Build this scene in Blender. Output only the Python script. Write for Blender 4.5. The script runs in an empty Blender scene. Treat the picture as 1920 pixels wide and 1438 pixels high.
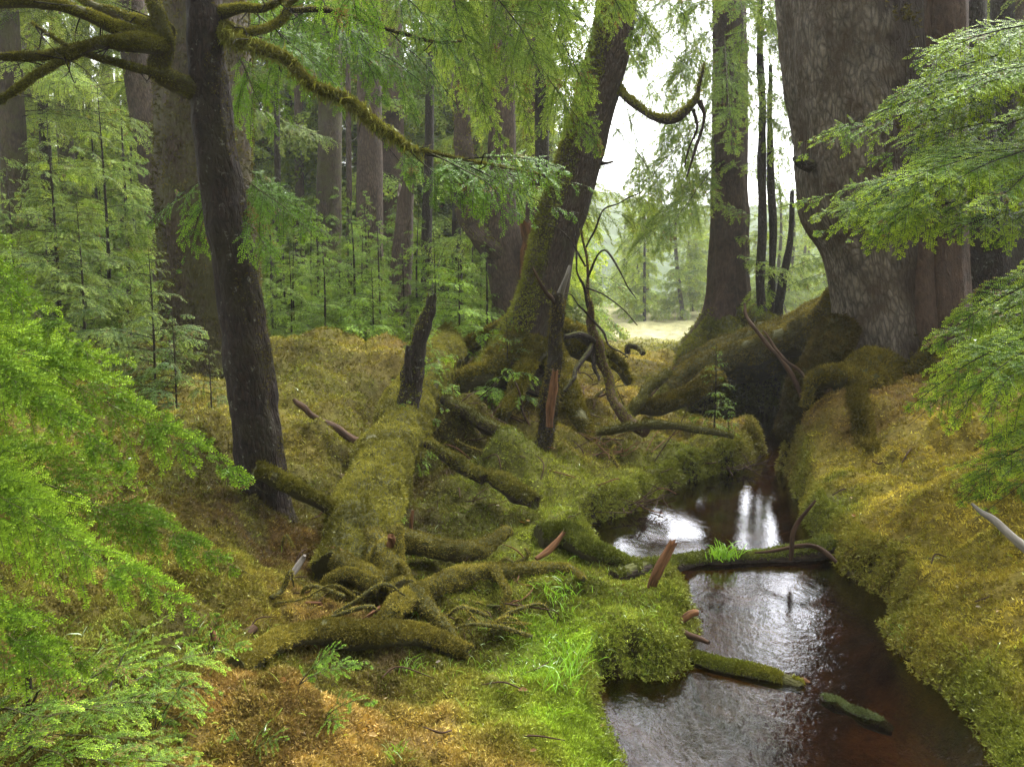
import bpy, math
import numpy as np
from mathutils import Vector
PI = math.pi
R = math.radians
# ------------------------------------------------------------------ camera, sky, sun, exposure
scn = bpy.context.scene
COL = scn.collection
F = 1493.3                      # focal length in photo pixels
PITCH = R(6.08)
CAM = np.array([0.0, 0.0, 1.75])
cd = bpy.data.cameras.new('camera'); cam = bpy.data.objects.new('camera', cd); COL.objects.link(cam)
cam.location = CAM; cam.rotation_euler = (PI/2 - PITCH, 0, 0)
cd.sensor_width = 36; cd.lens = 28; cd.clip_start = 0.05; cd.clip_end = 2000
scn.camera = cam
wd = bpy.data.worlds.new('World'); scn.world = wd; wd.use_nodes = True
wn = wd.node_tree.nodes; wl = wd.node_tree.links
sky = wn.new('ShaderNodeTexSky'); sky.sky_type = 'NISHITA'; sky.sun_disc = False
SUN_EL, SUN_ROT = R(58), R(35)
sky.sun_elevation = SUN_EL; sky.sun_rotation = SUN_ROT; sky.air_density = 1.0; sky.dust_density = 3.0; sky.ozone_density = 1.0
hs = wn.new('ShaderNodeHueSaturation'); hs.inputs['Saturation'].default_value = 0.10
wl.new(sky.outputs[0], hs.inputs['Color']); wl.new(hs.outputs[0], wn['Background'].inputs[0])
wn['Background'].inputs[1].default_value = 0.115
sd_ = bpy.data.lights.new('sun', 'SUN'); sun = bpy.data.objects.new('sun', sd_); COL.objects.link(sun)
sd_.energy = 1.5; sd_.angle = R(30); sd_.color = (1.0, 0.96, 0.9)
dsun = Vector((math.sin(SUN_ROT)*math.cos(SUN_EL), math.cos(SUN_ROT)*math.cos(SUN_EL), math.sin(SUN_EL)))
sun.rotation_euler = dsun.to_track_quat('Z', 'Y').to_euler()
scn.view_settings.view_transform = 'Standard'; scn.view_settings.look = 'None'
scn.view_settings.exposure = 3.05; scn.view_settings.gamma = 1.0
scn.cycles.use_denoising = True
scn.cycles.max_bounces = 6; scn.cycles.diffuse_bounces = 3; scn.cycles.transparent_max_bounces = 8
scn.cycles.transmission_bounces = 3; scn.cycles.glossy_bounces = 3
scn.cycles.sample_clamp_indirect = 6

# ------------------------------------------------------------------ maths
def ray(px, py):
    x = (px-960)/F; u = (719-py)/F
    return np.array([x, math.cos(PITCH)+u*math.sin(PITCH), -math.sin(PITCH)+u*math.cos(PITCH)])
def W(px, py, d):                      # the point seen at a photo pixel, d metres ahead
    r = ray(px, py); return CAM + r*(d/r[1])
def Z(px, py, z):                      # the point seen at a photo pixel, at height z
    r = ray(px, py); return CAM + r*((z-CAM[2])/r[2])
def unit(v):
    return v/np.maximum(np.linalg.norm(v, axis=-1, keepdims=True), 1e-9)
def vnoise(P, seed=0):
    P = np.asarray(P, float); i = np.floor(P).astype(np.int64); f = P-i; u = f*f*(3-2*f)
    out = np.zeros(len(P))
    for dx in (0, 1):
        for dy in (0, 1):
            for dz in (0, 1):
                h = ((i[:,0]+dx)*374761393 + (i[:,1]+dy)*668265263 + (i[:,2]+dz)*2147483647 + seed*974634777) & 0x7fffffff
                h = ((h ^ (h >> 13))*1274126177) & 0x7fffffff
                h = (h ^ (h >> 16)) & 0xffff
                w = (u[:,0] if dx else 1-u[:,0])*(u[:,1] if dy else 1-u[:,1])*(u[:,2] if dz else 1-u[:,2])
                out += w*(h/32767.5-1)
    return out
def fbm(P, oct=3, seed=0):
    P = np.asarray(P, float); s = 0; a = 1.0
    for k in range(oct):
        s = s + a*vnoise(P*(2.03**k)+k*17.3, seed+k*7); a *= 0.5
    return s
def sstep(a, b, x):
    t = np.clip((x-a)/(b-a), 0, 1); return t*t*(3-2*t)

# ------------------------------------------------------------------ materials
def mat(name):
    m = bpy.data.materials.new(name); m.use_nodes = True
    nt = m.node_tree; nt.nodes.clear()
    o = nt.nodes.new('ShaderNodeOutputMaterial')
    return m, nt, o
def nd(nt, t, **k):
    n = nt.nodes.new(t)
    for a, v in k.items():
        if a in n.bl_rna.properties and not isinstance(v, bpy.types.NodeSocket): setattr(n, a, v)
    return n
def ramp(nt, src, stops):
    r = nt.nodes.new('ShaderNodeValToRGB'); nt.links.new(src, r.inputs[0])
    e = r.color_ramp.elements
    while len(e) < len(stops): e.new(0.5)
    for k, (p, c) in enumerate(stops):
        e[k].position = p; e[k].color = (*c, 1) if len(c) == 3 else c
    return r.outputs[0]
def mixc(nt, fac, a, b, mode='MIX'):
    n = nt.nodes.new('ShaderNodeMix'); n.data_type = 'RGBA'; n.blend_type = mode
    for s, v in ((n.inputs[0], fac), (n.inputs[6], a), (n.inputs[7], b)):
        if isinstance(v, bpy.types.NodeSocket): nt.links.new(v, s)
        elif isinstance(v, (int, float)): s.default_value = v
        else: s.default_value = (*v, 1)
    return n.outputs[2]
def mth(nt, op, a, b=0.0, c=0.0):
    n = nt.nodes.new('ShaderNodeMath'); n.operation = op
    for s, v in zip(n.inputs, (a, b, c)):
        if isinstance(v, bpy.types.NodeSocket): nt.links.new(v, s)
        else: s.default_value = v
    return n.outputs[0]
def noise_t(nt, vec, scale, detail=4, rough=0.6, dist=0.0):
    n = nt.nodes.new('ShaderNodeTexNoise'); n.inputs['Scale'].default_value = scale
    n.inputs['Detail'].default_value = detail; n.inputs['Roughness'].default_value = rough; n.inputs['Distortion'].default_value = dist
    if vec is not None: nt.links.new(vec, n.inputs['Vector'])
    return n.outputs['Fac']
def attr(nt, name):
    a = nt.nodes.new('ShaderNodeAttribute'); a.attribute_name = name; return a
def bark_mat(name, dark, light, patch=None, patch_amt=0.5, moss=(0.12, 0.12, 0.02), top=0.55, moss_amt=0.35, scale=1.0, bump=0.6, plate=True, lichen=0.0, zs=0.3, dark_side=None, vs=24):
    """bark: stretched plates along the stem, patches of another tone, moss on upward faces"""
    m, nt, o = mat(name); L = nt.links
    bc = attr(nt, 'bc').outputs['Vector']
    mp = nt.nodes.new('ShaderNodeMapping'); mp.inputs['Scale'].default_value = (scale, scale, scale*zs); L.new(bc, mp.inputs['Vector'])
    n1 = noise_t(nt, mp.outputs[0], 26, 6, 0.68, 0.6)
    if plate:
        v = nt.nodes.new('ShaderNodeTexVoronoi'); v.feature = 'DISTANCE_TO_EDGE'; v.inputs['Scale'].default_value = vs
        nz = nt.nodes.new('ShaderNodeTexNoise'); nz.inputs['Scale'].default_value = 9; nz.inputs['Detail'].default_value = 3; L.new(mp.outputs[0], nz.inputs['Vector'])
        vm = nt.nodes.new('ShaderNodeVectorMath'); vm.operation = 'MULTIPLY_ADD'; L.new(nz.outputs['Color'], vm.inputs[0]); vm.inputs[1].default_value = (0.07,)*3; L.new(mp.outputs[0], vm.inputs[2])
        L.new(vm.outputs[0], v.inputs['Vector'])
        edge = mth(nt, 'MINIMUM', mth(nt, 'MULTIPLY', v.outputs['Distance'], 4.0), 1.0)
        hgt = mth(nt, 'ADD', mth(nt, 'MULTIPLY', mth(nt, 'MULTIPLY', edge, n1), 0.42), mth(nt, 'MULTIPLY', n1, 0.50))
    else:
        hgt = n1
    c = ramp(nt, hgt, [(0.15, dark), (0.62, light)])
    c = mixc(nt, 0.75, c, ramp(nt, noise_t(nt, bc, 5.0, 5, 0.7), [(0.3, (0.55,)*3), (0.7, (1.25,)*3)]), 'MULTIPLY')
    if patch is not None:
        c = mixc(nt, ramp(nt, noise_t(nt, bc, 3.2, 6, 0.7), [(1-patch_amt-0.08, (0,)*3), (1-patch_amt+0.08, (1,)*3)]), c, patch)
    if dark_side is not None:            # darker mossy bark plus spray shade painted on one side
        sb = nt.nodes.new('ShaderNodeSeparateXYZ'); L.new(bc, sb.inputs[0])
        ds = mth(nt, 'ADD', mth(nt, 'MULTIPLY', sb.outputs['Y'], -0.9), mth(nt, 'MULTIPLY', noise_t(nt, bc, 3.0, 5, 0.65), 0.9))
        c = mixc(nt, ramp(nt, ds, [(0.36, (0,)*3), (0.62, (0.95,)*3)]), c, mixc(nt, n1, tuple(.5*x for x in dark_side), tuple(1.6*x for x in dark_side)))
    if lichen > 0:
        c = mixc(nt, ramp(nt, noise_t(nt, bc, 22, 6, 0.72), [(0.68-lichen*0.1, (0,)*3), (0.76-lichen*0.1, (0.8,)*3)]), c, (0.20, 0.20, 0.165))
    g = nt.nodes.new('ShaderNodeNewGeometry'); sx = nt.nodes.new('ShaderNodeSeparateXYZ'); L.new(g.outputs['Normal'], sx.inputs[0])
    mn = noise_t(nt, bc, 7, 5, 0.7)
    mf = mth(nt, 'ADD', mth(nt, 'MULTIPLY', sx.outputs['Z'], top), mth(nt, 'ADD', mn, moss_amt-1.0))
    mf = ramp(nt, mf, [(0.0, (0,)*3), (0.12, (1,)*3)])
    mc = mixc(nt, noise_t(nt, bc, 40, 3, 0.7), tuple(0.2*x for x in moss), tuple(0.8*x for x in moss))
    c = mixc(nt, mf, c, mc)
    b = nt.nodes.new('ShaderNodeBump'); b.inputs['Strength'].default_value = bump; b.inputs['Distance'].default_value = 0.05
    L.new(mth(nt, 'ADD', hgt, mth(nt, 'MULTIPLY', noise_t(nt, bc, 60, 3, 0.6), 0.25)), b.inputs['Height'])
    p = nt.nodes.new('ShaderNodeBsdfPrincipled'); p.inputs['Roughness'].default_value = 0.85; p.inputs['Specular IOR Level'].default_value = 0.25
    L.new(c, p.inputs['Base Color']); L.new(b.outputs[0], p.inputs['Normal']); L.new(p.outputs[0], o.inputs[0])
    return m
def leaf_mat(name, trans=0.4, gain=1.0, gloss=0.12):
    m, nt, o = mat(name); L = nt.links
    c = attr(nt, 'Col').outputs['Color']
    c = mixc(nt, 1.0, c, (gain,)*3, 'MULTIPLY')
    d = nt.nodes.new('ShaderNodeBsdfDiffuse'); t = nt.nodes.new('ShaderNodeBsdfTranslucent'); g = nt.nodes.new('ShaderNodeBsdfGlossy')
    g.inputs['Roughness'].default_value = 0.42; g.inputs['Color'].default_value = (0.75, 0.8, 0.75, 1)
    L.new(c, d.inputs[0]); L.new(mixc(nt, 1.0, c, (1.25, 1.15, 0.6), 'MULTIPLY'), t.inputs[0])
    a = nt.nodes.new('ShaderNodeMixShader'); a.inputs[0].default_value = trans; L.new(d.outputs[0], a.inputs[1]); L.new(t.outputs[0], a.inputs[2])
    fr = nt.nodes.new('ShaderNodeFresnel'); fr.inputs[0].default_value = 1.35
    b = nt.nodes.new('ShaderNodeMixShader'); L.new(mth(nt, 'MULTIPLY', fr.outputs[0], gloss*2.5), b.inputs[0]); L.new(a.outputs[0], b.inputs[1]); L.new(g.outputs[0], b.inputs[2])
    L.new(b.outputs[0], o.inputs[0]); return m
def plain_mat(name, col, rough=0.8, var=0.5, scale=30):
    m, nt, o = mat(name); L = nt.links
    bc = attr(nt, 'bc').outputs['Vector']
    mp = nt.nodes.new('ShaderNodeMapping'); mp.inputs['Scale'].default_value = (1, 1, 0.15); L.new(bc, mp.inputs['Vector'])
    n = noise_t(nt, mp.outputs[0], scale, 5, 0.65)
    c = ramp(nt, n, [(0.3, tuple(x*(1-var) for x in col)), (0.7, tuple(x*(1+var*0.6) for x in col))])
    b = nt.nodes.new('ShaderNodeBump'); b.inputs['Strength'].default_value = 0.5; b.inputs['Distance'].default_value = 0.01; L.new(n, b.inputs['Height'])
    p = nt.nodes.new('ShaderNodeBsdfPrincipled'); p.inputs['Roughness'].default_value = rough; p.inputs['Specular IOR Level'].default_value = 0.12
    L.new(c, p.inputs['Base Color']); L.new(b.outputs[0], p.inputs['Normal']); L.new(p.outputs[0], o.inputs[0]); return m
def ground_mat():
    m, nt, o = mat('mossy_ground'); L = nt.links
    c = attr(nt, 'Col').outputs['Color']
    g = nt.nodes.new('ShaderNodeNewGeometry'); pos = g.outputs['Position']
    n = noise_t(nt, pos, 22, 6, 0.75)
    c = mixc(nt, 1.0, c, ramp(nt, n, [(0.3, (0.18, 0.16, 0.14)), (0.7, (0.75, 0.72, 0.7))]), 'MULTIPLY')
    b = nt.nodes.new('ShaderNodeBump'); b.inputs['Strength'].default_value = 0.8; b.inputs['Distance'].default_value = 0.03
    L.new(noise_t(nt, pos, 45, 5, 0.7), b.inputs['Height'])
    p = nt.nodes.new('ShaderNodeBsdfPrincipled'); p.inputs['Roughness'].default_value = 0.95; p.inputs['Specular IOR Level'].default_value = 0.1
    L.new(c, p.inputs['Base Color']); L.new(b.outputs[0], p.inputs['Normal']); L.new(p.outputs[0], o.inputs[0]); return m
def water_mat():
    m, nt, o = mat('peat_water'); L = nt.links
    g = nt.nodes.new('ShaderNodeNewGeometry'); pos = g.outputs['Position']
    mp = nt.nodes.new('ShaderNodeMapping'); mp.inputs['Scale'].default_value = (1, 0.7, 1); mp.inputs['Rotation'].default_value = (0, 0, 0.5); L.new(pos, mp.inputs['Vector'])
    n1 = noise_t(nt, mp.outputs[0], 20, 4, 0.6, 0.6); n2 = noise_t(nt, mp.outputs[0], 65, 3, 0.6, 0.4); n3 = noise_t(nt, pos, 3.5, 2, 0.5)
    wv = None
    h = mth(nt, 'ADD', n1, mth(nt, 'MULTIPLY', n2, 0.35))
    # drizzle rings
    for (x, y, r) in RINGS:
        vm = nt.nodes.new('ShaderNodeVectorMath'); vm.operation = 'DISTANCE'; L.new(pos, vm.inputs[0]); vm.inputs[1].default_value = (x, y, 0)
        s = mth(nt, 'SINE', mth(nt, 'MULTIPLY', vm.outputs['Value'], 2*PI/(r*0.22)))
        fall = mth(nt, 'MAXIMUM', mth(nt, 'SUBTRACT', 1.0, mth(nt, 'DIVIDE', vm.outputs['Value'], r)), 0.0)
        h = mth(nt, 'ADD', h, mth(nt, 'MULTIPLY', mth(nt, 'MULTIPLY', s, fall), 0.10))
    h = mth(nt, 'ADD', h, n3)
    sy = nt.nodes.new('ShaderNodeSeparateXYZ'); L.new(pos, sy.inputs[0])
    b = nt.nodes.new('ShaderNodeBump'); b.inputs['Distance'].default_value = 0.012
    L.new(ramp(nt, mth(nt, 'DIVIDE', sy.outputs['Y'], 8.0), [(0.42, (0.24,)*3), (0.72, (0.06,)*3)]), b.inputs['Strength'])
    L.new(h, b.inputs['Height'])
    gl = nt.nodes.new('ShaderNodeBsdfGlossy'); gl.inputs['Roughness'].default_value = 0.03; gl.inputs['Color'].default_value = (0.95, 0.96, 1, 1)
    tr = nt.nodes.new('ShaderNodeBsdfTransparent'); tr.inputs[0].default_value = (0.5, 0.34, 0.15, 1)
    L.new(b.outputs[0], gl.inputs['Normal'])
    fr = nt.nodes.new('ShaderNodeFresnel'); fr.inputs[0].default_value = 1.38; L.new(b.outputs[0], fr.inputs['Normal'])
    mx = nt.nodes.new('ShaderNodeMixShader'); L.new(mth(nt, 'ADD', mth(nt, 'MULTIPLY', fr.outputs[0], 1.2), 0.02), mx.inputs[0]); L.new(tr.outputs[0], mx.inputs[1]); L.new(gl.outputs[0], mx.inputs[2])
    L.new(mx.outputs[0], o.inputs[0]); return m

# ------------------------------------------------------------------ objects and tags
def tag(o, label=None, cat=None, group=None, kind=None):
    if label: o['label'] = label
    if cat: o['category'] = cat
    if group: o['group'] = group
    if kind: o['kind'] = kind
    return o
def empty(name, loc, label, cat, group=None):
    o = bpy.data.objects.new(name, None); COL.objects.link(o); o.location = tuple(float(v) for v in loc); o.empty_display_size = 0.2
    return tag(o, label, cat, group)
def mesh_data(name, parts, m):
    """parts: list of (V, Q, attrs) with Q an (n,3) or (n,4) index array; attrs: {'bc':(n,3) | 'Col':(n,3)}"""
    V = np.concatenate([p[0] for p in parts]).astype(np.float32)
    me = bpy.data.meshes.new(name); me.vertices.add(len(V)); me.vertices.foreach_set('co', V.ravel())
    loops = []; tot = []; off = 0
    for p in parts:
        Q = np.asarray(p[1]); loops.append((Q+off).ravel()); tot.append(np.full(len(Q), Q.shape[1])); off += len(p[0])
    loops = np.concatenate(loops).astype(np.int32); tot = np.concatenate(tot).astype(np.int32)
    start = np.concatenate([[0], np.cumsum(tot)[:-1]]).astype(np.int32)
    me.loops.add(len(loops)); me.loops.foreach_set('vertex_index', loops)
    me.polygons.add(len(tot)); me.polygons.foreach_set('loop_start', start)
    try: me.polygons.foreach_set('loop_total', tot)
    except Exception: pass
    for k in ('bc', 'Col'):
        if any(k in p[2] for p in parts):
            A = np.concatenate([p[2].get(k, np.zeros((len(p[0]), 3))) for p in parts]).astype(np.float32)
            if k == 'bc':
                a = me.attributes.new('bc', 'FLOAT_VECTOR', 'POINT'); a.data.foreach_set('vector', A.ravel())
            else:
                a = me.attributes.new('Col', 'FLOAT_COLOR', 'POINT'); a.data.foreach_set('color', np.concatenate([A, np.ones((len(A), 1), np.float32)], 1).ravel())
    sm = np.concatenate([np.full(len(p[1]), p[3] if len(p) > 3 else False) for p in parts])
    me.polygons.foreach_set('use_smooth', sm)
    me.materials.append(m); me.update(calc_edges=True); me.validate()
    return me
def obj(name, parts, m, parent=None):
    if not isinstance(parts, list): parts = [parts]
    off = np.array(parent.matrix_world.translation) if False else np.zeros(3)
    o = bpy.data.objects.new(name, mesh_data(name, parts, m)); COL.objects.link(o)
    if parent is not None:
        o.parent = parent
        p = parent; loc = Vector((0, 0, 0))
        while p is not None: loc += p.location; p = p.parent
        o.location = -loc                 # meshes are written in world coordinates
    return o

# ------------------------------------------------------------------ shapes
def catmull(P, n):
    P = np.asarray(P, float)
    if len(P) < 3:
        t = np.linspace(0, 1, n)[:, None]; return P[0]*(1-t)+P[-1]*t
    Q = np.vstack([2*P[0]-P[1], P, 2*P[-1]-P[-2]]); k = len(P)-1
    s = np.linspace(0, k-1e-9, n); i = s.astype(int); t = (s-i)[:, None]
    a, b, c, d = Q[i], Q[i+1], Q[i+2], Q[i+3]
    return 0.5*((2*b)+(-a+c)*t+(2*a-5*b+4*c-d)*t*t+(-a+3*b-3*c+d)*t**3)
def tube(P, rad, nseg=16, step=None, n=None, rough=0.08, freq=3.0, seed=0, wob=0.0, cap=True, flute=0.0, nfl=7, jag=0.0, ridge=0.0, clump=0.0):
    """a stem along control points P with radii rad, roughened; returns a part for obj()"""
    P = np.asarray(P, float); rad = np.asarray(rad, float)
    Ltot = np.linalg.norm(np.diff(P, axis=0), axis=1).sum()
    if n is None: n = int(max(6, min(260, Ltot/(step or max(0.5*rad.mean(), 0.012)))))
    C = catmull(np.column_stack([P, rad]), n); c = C[:, :3]; r = np.maximum(C[:, 3], 0.0015)
    if wob > 0:
        s = np.linspace(0, Ltot, n)
        c = c+wob*np.column_stack([vnoise(np.column_stack([s*freq*0.5, s*0+k*9.1, s*0+seed]), seed+k) for k in range(3)])*np.minimum(1, np.linspace(0, 3, n))[:, None]
    T = unit(np.gradient(c, axis=0))
    u = np.zeros((n, 3)); a = np.array([0, 0, 1.0]) if abs(T[0, 2]) < 0.8 else np.array([0, 1.0, 0])
    u[0] = unit(np.cross(np.cross(T[0], a), T[0]))
    for i in range(1, n):
        v = u[i-1]-T[i]*np.dot(u[i-1], T[i]); u[i] = v/max(np.linalg.norm(v), 1e-9)
    w = np.cross(T, u)
    th = np.linspace(0, 2*PI, nseg, endpoint=False)
    s = np.concatenate([[0], np.cumsum(np.linalg.norm(np.diff(c, axis=0), axis=1))])
    ct, st = np.cos(th), np.sin(th)
    bc = np.stack([np.outer(r, ct), np.outer(r, st), np.outer(s, np.ones(nseg))], -1)
    nz = fbm(bc.reshape(-1, 3)*np.array([freq, freq, freq*0.6])+seed*3.7, 3, seed).reshape(n, nseg)
    k = 1+rough*nz
    if flute > 0:
        lob = np.cos(nfl*th[None, :]+1.3*seed+1.2*np.sin(s[:, None]*0.9+seed))+0.5*np.cos((nfl+2)*th[None, :]+2*seed)
        k = k+flute*lob*np.linspace(1, 0.25, n)[:, None]
    if nseg >= 14 and clump > 0: k = k+clump*(np.abs(vnoise(bc.reshape(-1, 3)*26+seed, seed+60)).reshape(n, nseg)-.3)
    if ridge > 0:                        # furrows running up the stem
        fz = fbm(bc.reshape(-1, 3)*np.array([9, 9, 1.6]), 3, seed+40).reshape(n, nseg); k = k-ridge*np.abs(fz)*2
    V = c[:, None, :]+(r[:, None]*k)[..., None]*(u[:, None, :]*ct[None, :, None]+w[:, None, :]*st[None, :, None])
    if jag > 0:
        V[-1] += T[-1]*(jag*(0.5+0.5*np.sin(th*3+seed)+0.6*np.random.RandomState(seed).rand(nseg)))[:, None]
    i = np.arange(n-1)[:, None]*nseg; j = np.arange(nseg)[None, :]; j2 = (j+1) % nseg
    Q = np.stack([i+j, i+j2, i+nseg+j2, i+nseg+j], -1).reshape(-1, 4)
    V = V.reshape(-1, 3); bcf = bc.reshape(-1, 3)
    parts = [(V, Q, {'bc': bcf}, True)]
    if cap:
        for e, ring in ((0, np.arange(nseg)), (n-1, (n-1)*nseg+np.arange(nseg))):
            cv = c[e] + (T[e]*(-jag*0.3) if e and jag else 0)
            VV = np.vstack([V[ring], cv[None]]); jj = np.arange(nseg)
            tri = np.column_stack([jj, (jj+1) % nseg, np.full(nseg, nseg)])
            if e == 0: tri = tri[:, ::-1]
            parts.append((VV, tri, {'bc': np.vstack([bcf[ring], [[0, 0, s[e]]]])}, False))
    return parts
def T(pts, **k):                       # stem from photo pixels: (px, py, depth, width in px)
    P = np.array([W(p[0], p[1], p[2]) for p in pts]); r = np.array([p[3]*0.5*p[2]/F for p in pts])
    return tube(P, r, **k)
def surf_samples(parts, n, rng, nz_min=-1.0, power=0.0):
    V, Q = parts[0][0], np.asarray(parts[0][1])
    a, b, c, d = (V[Q[:, k]] for k in range(4))
    N = np.cross(c-a, d-b); A = np.linalg.norm(N, axis=1); N = N/np.maximum(A, 1e-12)[:, None]
    wgt = A*(N[:, 2] > nz_min)
    if wgt.sum() <= 0: return np.zeros((0, 3)), np.zeros((0, 3))
    i = rng.choice(len(Q), n, p=wgt/wgt.sum()); u, v = rng.rand(n, 1), rng.rand(n, 1)
    return (a[i]*(1-u)+b[i]*u)*(1-v)+(d[i]*(1-u)+c[i]*u)*v, N[i]
def blades(P, N, size, col, rng, nb=2, spread=0.8, w=0.22):
    """small pointed moss leaves standing on a surface"""
    k = len(P); P = np.repeat(P, nb, 0); N = np.repeat(N, nb, 0); size = np.repeat(np.broadcast_to(size, k), nb)*rng.uniform(0.6, 1.3, k*nb); col = np.repeat(col, nb, 0)
    D = unit(N+spread*rng.normal(size=(k*nb, 3))); S = unit(np.cross(D, rng.normal(size=(k*nb, 3))))
    P = P-N*size[:, None]*0.1+rng.normal(size=P.shape)*size[:, None]*0.25
    V = np.stack([P-S*(size*w)[:, None], P+S*(size*w)[:, None], P+D*size[:, None]], 1).reshape(-1, 3)
    return (V, np.arange(len(V)).reshape(-1, 3), {'Col': np.repeat(col*rng.uniform(0.65, 1.35, (k*nb, 1)), 3, 0)}, False)
MOSS_A = np.array([0.155, 0.15, 0.022]); MOSS_B = np.array([0.10, 0.115, 0.018])
def moss_on(parts, n, size, seed, nz_min=0.1, col=None, spread=0.8, nb=2):
    rng = np.random.RandomState(seed)
    P, N = surf_samples(parts, n, rng, nz_min)
    if len(P) == 0: return None
    t = np.clip(0.45+0.6*vnoise(P*3.0, seed)+0.5*vnoise(P*13, seed+1), 0, 1)[:, None]
    c = (MOSS_A*t+MOSS_B*(1-t)) if col is None else np.asarray(col)*(0.5+0.85*t)
    keep = vnoise(P*5.5, seed+3)+.5*vnoise(P*16, seed+4) > -0.80
    return blades(P[keep], N[keep], size, c[keep], rng, nb, spread)

# ------------------------------------------------------------------ hemlock branches
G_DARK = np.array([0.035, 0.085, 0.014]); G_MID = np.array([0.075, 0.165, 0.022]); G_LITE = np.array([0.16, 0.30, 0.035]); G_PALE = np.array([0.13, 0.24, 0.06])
LOD = {  # spacing of side twigs, of twiglets, of needles; needle length, width; twiglet length
    0: dict(s1=0.026, s2=0.021, sn=0.0031, nl=0.0120, nw=0.0046, l2=0.080),
    1: dict(s1=0.044, s2=0.034, sn=0.0068, nl=0.0190, nw=0.0090, l2=0.125),
    2: dict(s1=0.075, s2=0.055, sn=0.016, nl=0.038, nw=0.020, l2=0.20),
    3: dict(s1=0.15, s2=0.10, sn=0.052, nl=0.115, nw=0.058, l2=0.28),
}
def spray(P0, P1, width=0.3, sag=0.12, lod=1, seed=0, dark=G_MID, tip=G_LITE, up=(0, 0, 1), bare=0.06, droop=0.35, dens=1.0, roll=0.0, r0=None, shape=0.5, sweep=1.0):
    """one flat drooping hemlock branch from P0 to P1. Returns (wood part, needle part)."""
    q = dict(LOD[lod]); rng = np.random.RandomState(seed+11)
    if lod < 2:
        L_ = float(np.linalg.norm(np.asarray(P1)-np.asarray(P0))); q['l2'] *= min(1, max(.3, L_/.55)); sc_ = min(1, max(.5, L_/.4)); q['nl'] *= sc_; q['nw'] *= sc_; q['sn'] *= sc_; q['s1'] *= sc_; q['s2'] *= sc_
    P0 = np.asarray(P0, float); P1 = np.asarray(P1, float); L = np.linalg.norm(P1-P0)
    Pm = (P0+P1)/2+np.array([0, 0, sag*L])+rng.normal(size=3)*0.03*L
    nn = 24; t = np.linspace(0, 1, nn)[:, None]
    C = (1-t)**2*P0+2*t*(1-t)*Pm+t*t*P1
    C = C+np.column_stack([vnoise(np.column_stack([t[:, 0]*4, t[:, 0]*0+k*5.3, t[:, 0]*0+seed*1.7]), seed+k) for k in range(3)])*0.05*L*t
    # side twigs
    k = max(5, int(L*(1-bare)/q['s1']*dens)); tt = np.sort(rng.uniform(bare, 0.985, k)); side = np.where(np.arange(k) % 2, 1.0, -1.0)
    fi = tt*(nn-1); i0 = np.minimum(fi.astype(int), nn-2); fr = (fi-i0)[:, None]
    B = C[i0]*(1-fr)+C[i0+1]*fr; Tn = unit(C[i0+1]-C[i0])
    upv = unit(np.asarray(up, float)+np.zeros(3)); S = unit(np.cross(Tn, upv)); N = np.cross(S, Tn)
    if roll: S, N = S*math.cos(roll)+N*math.sin(roll), N*math.cos(roll)-S*math.sin(roll)
    prof = np.clip((tt-bare)/0.18, 0.25, 1)*np.clip((1.02-tt)/(1-shape*0.75), 0.06, 1)
    l1 = width*prof*rng.uniform(0.65, 1.2, k)
    ang = sweep*rng.uniform(0.75, 1.05, k)[:, None]*np.clip(1.15-0.45*tt, 0, 2)[:, None]
    D = unit(Tn*np.cos(ang)+S*side[:, None]*np.sin(ang)+N*rng.normal(size=(k, 1))*0.10)
    segs = 3; P = B.copy(); SS, SD, SL, SN, ST, SF = [], [], [], [], [], []
    wood = [(C[:-1], C[1:], np.linspace(1, 0.12, nn-1))]
    g = np.array([0, 0, -1.0]); Dc = D
    for s in range(segs):
        Dc = unit(Dc+g*droop*(0.25+0.5*s)*rng.uniform(0.5, 1.4, (k, 1)))
        Ns = unit(N-Dc*(N*Dc).sum(1, keepdims=True)); ls = l1/segs
        SS.append(P); SD.append(Dc); SL.append(ls); SN.append(Ns); SF.append(np.full(k, (s+0.6)/segs)); ST.append(tt)
        # twiglets
        m = np.maximum(1, (ls/q['s2']*dens+rng.rand(k)).astype(int)); ii = np.repeat(np.arange(k), m)
        w2 = np.arange(len(ii))-np.repeat(np.cumsum(m)-m, m); f = np.clip((w2+.5+.5*(rng.rand(len(ii))-.5))/m[ii], 0, 1); pb = P[ii]+Dc[ii]*(ls[ii]*f)[:, None]; sg = np.where((w2+s) % 2, 1.0, -1.0)[:, None]
        gl = (s+f)/segs
        l2 = q['l2']*np.clip(1.05-gl, 0.22, 1)*rng.uniform(0.75, 1.15, len(ii))*np.clip(l1[ii]/0.2, 0.35, 1.25)
        a2 = rng.uniform(0.55, 0.78, len(ii))[:, None]; S2 = np.cross(Ns[ii], Dc[ii])
        D2 = unit(Dc[ii]*np.cos(a2)+S2*sg*np.sin(a2)+g*droop*0.5*rng.rand(len(ii), 1)+Ns[ii]*rng.normal(size=(len(ii), 1))*0.12)
        N2 = unit(Ns[ii]-D2*(Ns[ii]*D2).sum(1, keepdims=True))
        SS.append(pb); SD.append(D2); SL.append(l2); SN.append(N2); SF.append(0.35+0.65*gl); ST.append(tt[ii])
        wood.append((P, P+Dc*ls[:, None], 0.11*(1-s*0.25)*np.ones(k)))
        P = P+Dc*ls[:, None]
    SS, SD, SN = np.concatenate(SS), np.concatenate(SD), np.concatenate(SN); SL = np.concatenate(SL); SF = np.concatenate(SF); ST = np.concatenate(ST)
    # needles
    cnt = np.maximum(2, (SL/q['sn']).astype(int)+1); ii = np.repeat(np.arange(len(SL)), cnt); n = len(ii)
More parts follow.
